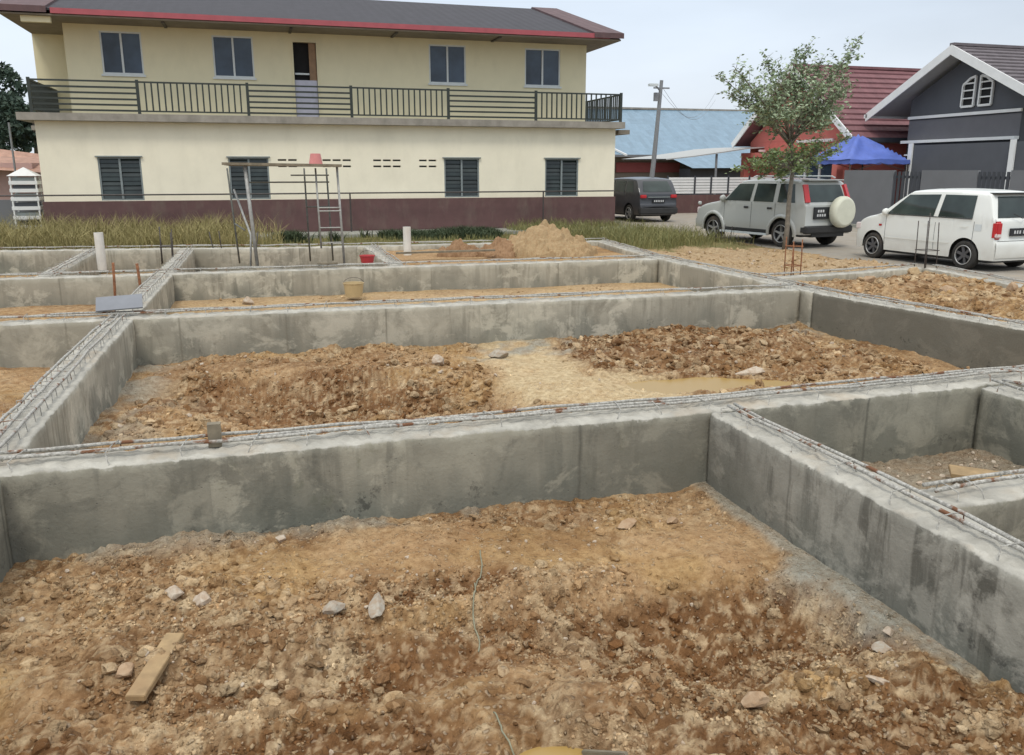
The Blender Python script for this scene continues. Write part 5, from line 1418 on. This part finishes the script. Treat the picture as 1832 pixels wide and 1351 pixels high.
    def lbox(s, name, x0, x1, y0, y1, z0, z1, mat, parent=None, bev=0):
        mb = MB(); mb.box(x0, x1, y0, y1, z0, z1); o = mb.build(name, mat, parent or s.root, local=True)
        if bev:
            bm = bmesh.new(); bm.from_mesh(o.data); bmesh.ops.bevel(bm, geom=bm.edges[:], offset=bev, segments=3, affect='EDGES'); bm.to_mesh(o.data); bm.free()
        return o

# white hatchback: rear left wheel at (12.9, 13.22), nose towards +Y
c = Car('parked_car', (13.64, 12.66, .0), R(94.5), 'white five door hatchback with black number plate, parked nearest on the right', 3.52, 1.46,
        [(.02, .22), (.0, .30), (.0, .52), (.045, .60), (.05, .93), (.08, .97), (.24, 1.40), (.34, 1.445), (1.2, 1.47), (1.98, 1.45), (2.16, 1.41), (2.76, .98), (2.88, .94), (3.28, .86), (3.45, .74), (3.51, .52), (3.52, .30), (3.50, .22)],
        .93, 1.46, .15, (.62, 2.95), .275, .21, .325, M['car_white'])
c.side_patch('side_window', [(1.40, .965), (2.60, .965), (2.12, 1.36), (1.34, 1.385)], M['car_glass'])
c.side_patch('side_window', [(.50, .965), (1.29, .965), (1.24, 1.385), (.52, 1.385)], M['car_glass'])
c.side_patch('window_trim', [(.50, .945), (2.66, .945), (2.64, .962), (.50, .962)], M['black_plastic'], .009)
for x in (1.34, .46, 2.62):
    c.side_patch('door_gap', [(x - .004, .33), (x + .004, .33), (x + .006, .93), (x - .002, .93)], M['black_plastic'], .003)
for o in c.side_patch('door_handle', [(.58, .80), (.74, .80), (.74, .83), (.58, .83)], M['car_white'], .02): pass
for o in c.side_patch('door_handle', [(1.42, .80), (1.58, .80), (1.58, .83), (1.42, .83)], M['car_white'], .02): pass
c.side_patch('side_moulding', [(.98, .47), (2.6, .47), (2.6, .50), (.98, .50)], M['car_white'], .014)
c.rear_patch('rear_window', -.58, .58, 0.99, 1.37, M['car_glass'], .008, y0t=-.47, y1t=.47)
c.rear_patch('bumper_cover', -.66, .66, .26, .56, M['car_white'], .03)
for sd in (1, -1): c.lbox('tail_light', -.005, .115, sd * .595 - .085, sd * .595 + .085, .60, .93, M['light_red'], bev=.035)
for sd in (1, -1): c.lbox('reverse_lamp', -.009, .10, sd * .595 - .07, sd * .595 + .07, .625, .72, M['light_clear'], bev=.02)
for yy_ in (-.655, .655): c.rear_patch('hatch_gap', yy_ - .004, yy_ + .004, .60, .97, M['black_plastic'], .016)
c.rear_patch('hatch_gap', -.62, .62, .565, .575, M['black_plastic'], .034)
c.side_patch('fuel_flap', [(.30, .74), (.44, .74), (.44, .86), (.30, .86)], M['frame_white'], .004, sides=(1,))
c.side_patch('side_marker', [(2.72, .70), (2.80, .70), (2.80, .74), (2.72, .74)], M['light_red'], .008)
pl_ = c.lbox('number_plate', .0, .035, -.30, .30, .66, .80, M['plate_black'], bev=.004)
for q in range(7): c.lbox('plate_character', -.004, .0, .22 - q * .066 - (0.03 if q > 2 else 0) - .035, .22 - q * .066 - (0.03 if q > 2 else 0), .70, .76, M['plate_text'], parent=pl_)
mb = MB(); mb.tube([(.04, -.05, .985), (.0, .05, .98), (.02, .26, 1.06)], .008, 5); mb.build('rear_wiper', M['black_plastic'], c.root, local=True)
c.lbox('roof_spoiler', .17, .36, -.56, .56, 1.415, 1.44, M['black_plastic'], bev=.008)
for sd in (1, -1):
    mb = MB(); mb.lathe([(.01, 0), (.06, .01), (.075, .04), (.06, .09), (.02, .11)], (2.55, sd * .78, 1.0), 12, 'X'); mb.build('wing_mirror', M['car_white'], c.root, smooth=True, local=True)
c.lbox('front_bumper', 3.39, 3.55, -.62, .62, .24, .44, M['car_white'], bev=.03)
for sd in (1, -1): c.lbox('headlight', 3.35, 3.52, sd * .58 - .11, sd * .58 + .11, .60, .74, M['light_clear'], bev=.02)
c.lbox('lower_rear_panel', .06, .3, -.60, .60, .17, .26, M['black_plastic'])  # black panel low under the rear bumper
c.wheel('rim_dark', spokes=6, spk='rim_grey')

# silver four wheel drive
c = Car('parked_car', (13.30, 17.90, 0), R(90 + 12), 'silver four wheel drive with cream spare wheel cover, parked beside the tree', 3.97, 1.70,
        [(.06, .34), (.02, .40), (.02, .56), (.05, .62), (.03, 1.02), (.07, 1.06), (.24, 1.54), (.36, 1.60), (1.2, 1.63), (2.1, 1.61), (2.32, 1.54), (2.78, 1.10), (2.92, 1.06), (3.62, .95), (3.84, .84), (3.92, .66), (3.96, .40), (3.92, .32)],
        1.04, 1.62, .13, (.72, 3.16), .325, .33, .39, M['car_silver'])
c.side_patch('side_window', [(1.82, 1.08), (2.72, 1.08), (2.30, 1.50), (1.76, 1.51)], M['car_glass'])
c.side_patch('side_window', [(1.02, 1.08), (1.70, 1.08), (1.66, 1.52), (1.02, 1.52)], M['car_glass'])
c.side_patch('side_window', [(.34, 1.08), (.88, 1.08), (.88, 1.52), (.44, 1.52)], M['car_glass'])
for x in (1.76, .95, 2.75):
    c.side_patch('door_gap', [(x - .005, .42), (x + .005, .42), (x + .006, 1.06), (x - .004, 1.06)], M['black_plastic'], .003)
c.side_patch('door_handle', [(1.86, .90), (2.02, .90), (2.02, .95), (1.86, .95)], M['black_plastic'], .02); c.side_patch('door_handle', [(1.05, .90), (1.21, .90), (1.21, .95), (1.05, .95)], M['black_plastic'], .02)
for sd in (1, -1):
    for wx in (.72, 3.16):
        mb = MB(); vs = []; n_ = 14
        for q in range(n_ + 1):
            a = math.pi * (q / n_) * 1.08 - .12; 
            for rr_, of in ((.385, .0), (.39, .035), (.46, .03), (.475, .0)):
                x = wx + rr_ * math.cos(a); z = .325 + rr_ * math.sin(a); vs.append((x, sd * (c.ys(min(max(x, .05), 4.1), max(z, .34)) + of), z))
        mb.add(vs, [(q * 4 + j, q * 4 + j + 1, q * 4 + j + 5, q * 4 + j + 4) for q in range(n_) for j in range(3)])
        mb.build('wheel_arch_flare', M['car_silver'], c.root, smooth=True, local=True, fix=False)
c.side_patch('side_sill', [(1.15, .33), (2.85, .33), (2.85, .40), (1.15, .40)], M['black_plastic'], .01)
for sd in (1, -1):
    mb = MB(); mb.box(1.16, 2.84, sd * .84 - .05, sd * .84 + .05, .26, .31); mb.build('running_board', M['frame_white'], c.root, local=True)
c.rear_patch('rear_window', -.60, .60, 1.10, 1.50, M['car_glass'], .01, y0t=-.53, y1t=.53)
for sd in (1, -1):
    mb = MB(); mb.bar((.085, sd * .70, 1.08), (.245, sd * .655, 1.49), .13, .12); mb.build('tail_light', M['light_red'], c.root, local=True)
pl_ = c.lbox('number_plate', -.01, .03, .02, .52, .70, .98, M['plate_black'], bev=.004)
for q in range(3): c.lbox('plate_character', -.014, -.01, .36 - q * .08, .36 - q * .08 + .05, .86, .92, M['plate_text'], parent=pl_)
for q in range(4): c.lbox('plate_character', -.014, -.01, .38 - q * .08, .38 - q * .08 + .05, .76, .82, M['plate_text'], parent=pl_)
mb = MB(); mb.lathe([(.30, .0), (.355, .03), (.375, .08), (.375, .17), (.36, .205), (.32, .22)], (-.24, -.30, .86), 32, 'X'); o = mb.build('spare_wheel_cover', M['cover_cream'], c.root, smooth=False, local=True)
for p in o.data.polygons: p.use_smooth = len(p.vertices) == 4
c.lbox('rear_bumper', -.06, .16, -.80, .80, .36, .54, M['black_plastic'], bev=.03)
c.lbox('tow_panel', .0, .2, -.55, .55, .27, .36, M['black_plastic'])
c.lbox('front_bumper', 3.82, 4.0, -.76, .76, .36, .58, M['car_silver'], bev=.03)
for sd in (1, -1):
    c.lbox('headlight', 3.75, 3.93, sd * .62 - .14, sd * .62 + .14, .70, .86, M['light_clear'], bev=.02)
    mb = MB(); mb.tube([(.45, sd * .60, 1.66), (.55, sd * .60, 1.70), (1.9, sd * .60, 1.70), (2.0, sd * .60, 1.66)], .018, 6); mb.build('roof_rail', M['frame_white'], c.root, local=True)
    mb = MB(); mb.lathe([(.01, 0), (.07, .01), (.09, .04), (.07, .10), (.02, .12)], (2.68, sd * .93, 1.13), 12, 'X'); mb.build('wing_mirror', M['car_silver'], c.root, smooth=True, local=True)
c.lbox('roof_spoiler', .16, .40, -.60, .60, 1.595, 1.625, M['car_silver'], bev=.01)
mb = MB(); mb.lathe([(.03, 0), (.05, .01), (.05, .06), (.02, .07)], (3.7, .84, .97), 10, 'X'); mb.build('fender_mirror', M['car_silver'], c.root, smooth=True, local=True)
c.wheel('rim_dark', spokes=5, spk='rim_light')

# dark saloon beyond the grass, seen from behind
c = Car('parked_car', (14.0, 28.6, 0), R(90 + 4), 'dark grey car with a tall tailgate beside the right end of the cream building', 4.2, 1.66,
        [(.03, .30), (.0, .36), (.0, .62), (.04, .68), (.05, 1.0), (.09, 1.05), (.34, 1.47), (.48, 1.53), (1.2, 1.57), (2.2, 1.55), (2.45, 1.47), (3.0, 1.06), (3.8, .92), (4.1, .74), (4.18, .40), (4.16, .28)],
        1.02, 1.56, .14, (.75, 3.3), .31, .27, .37, M['car_dark'])
c.rear_patch('rear_window', -.60, .60, 1.08, 1.45, M['car_glass'], .012, y0t=-.50, y1t=.50)
for sd in (1, -1): c.lbox('tail_light', -.01, .10, sd * .62 - .12, sd * .62 + .12, .86, .98, M['light_red'], bev=.02)
c.lbox('chrome_strip', -.012, .03, -.45, .45, .88, .91, M['frame_grey'])
pl_ = c.lbox('number_plate', -.012, .02, -.25, .25, .70, .81, M['plate_black'])
for q in range(6): c.lbox('plate_character', -.016, -.012, .20 - q * .07 - .04, .20 - q * .07, .725, .79, M['plate_text'], parent=pl_)
c.side_patch('side_window', [(.45, 1.06), (1.0, 1.06), (1.0, 1.44), (.58, 1.44)], M['car_glass']); c.side_patch('side_window', [(1.1, 1.06), (1.9, 1.06), (1.88, 1.46), (1.1, 1.46)], M['car_glass']); c.side_patch('side_window', [(2.0, 1.06), (2.85, 1.06), (2.42, 1.43), (1.96, 1.46)], M['car_glass'])
c.lbox('rear_bumper', -.05, .12, -.78, .78, .30, .52, M['black_plastic'], bev=.03)
c.wheel('rim_dark', spokes=5, spk='rim_light')
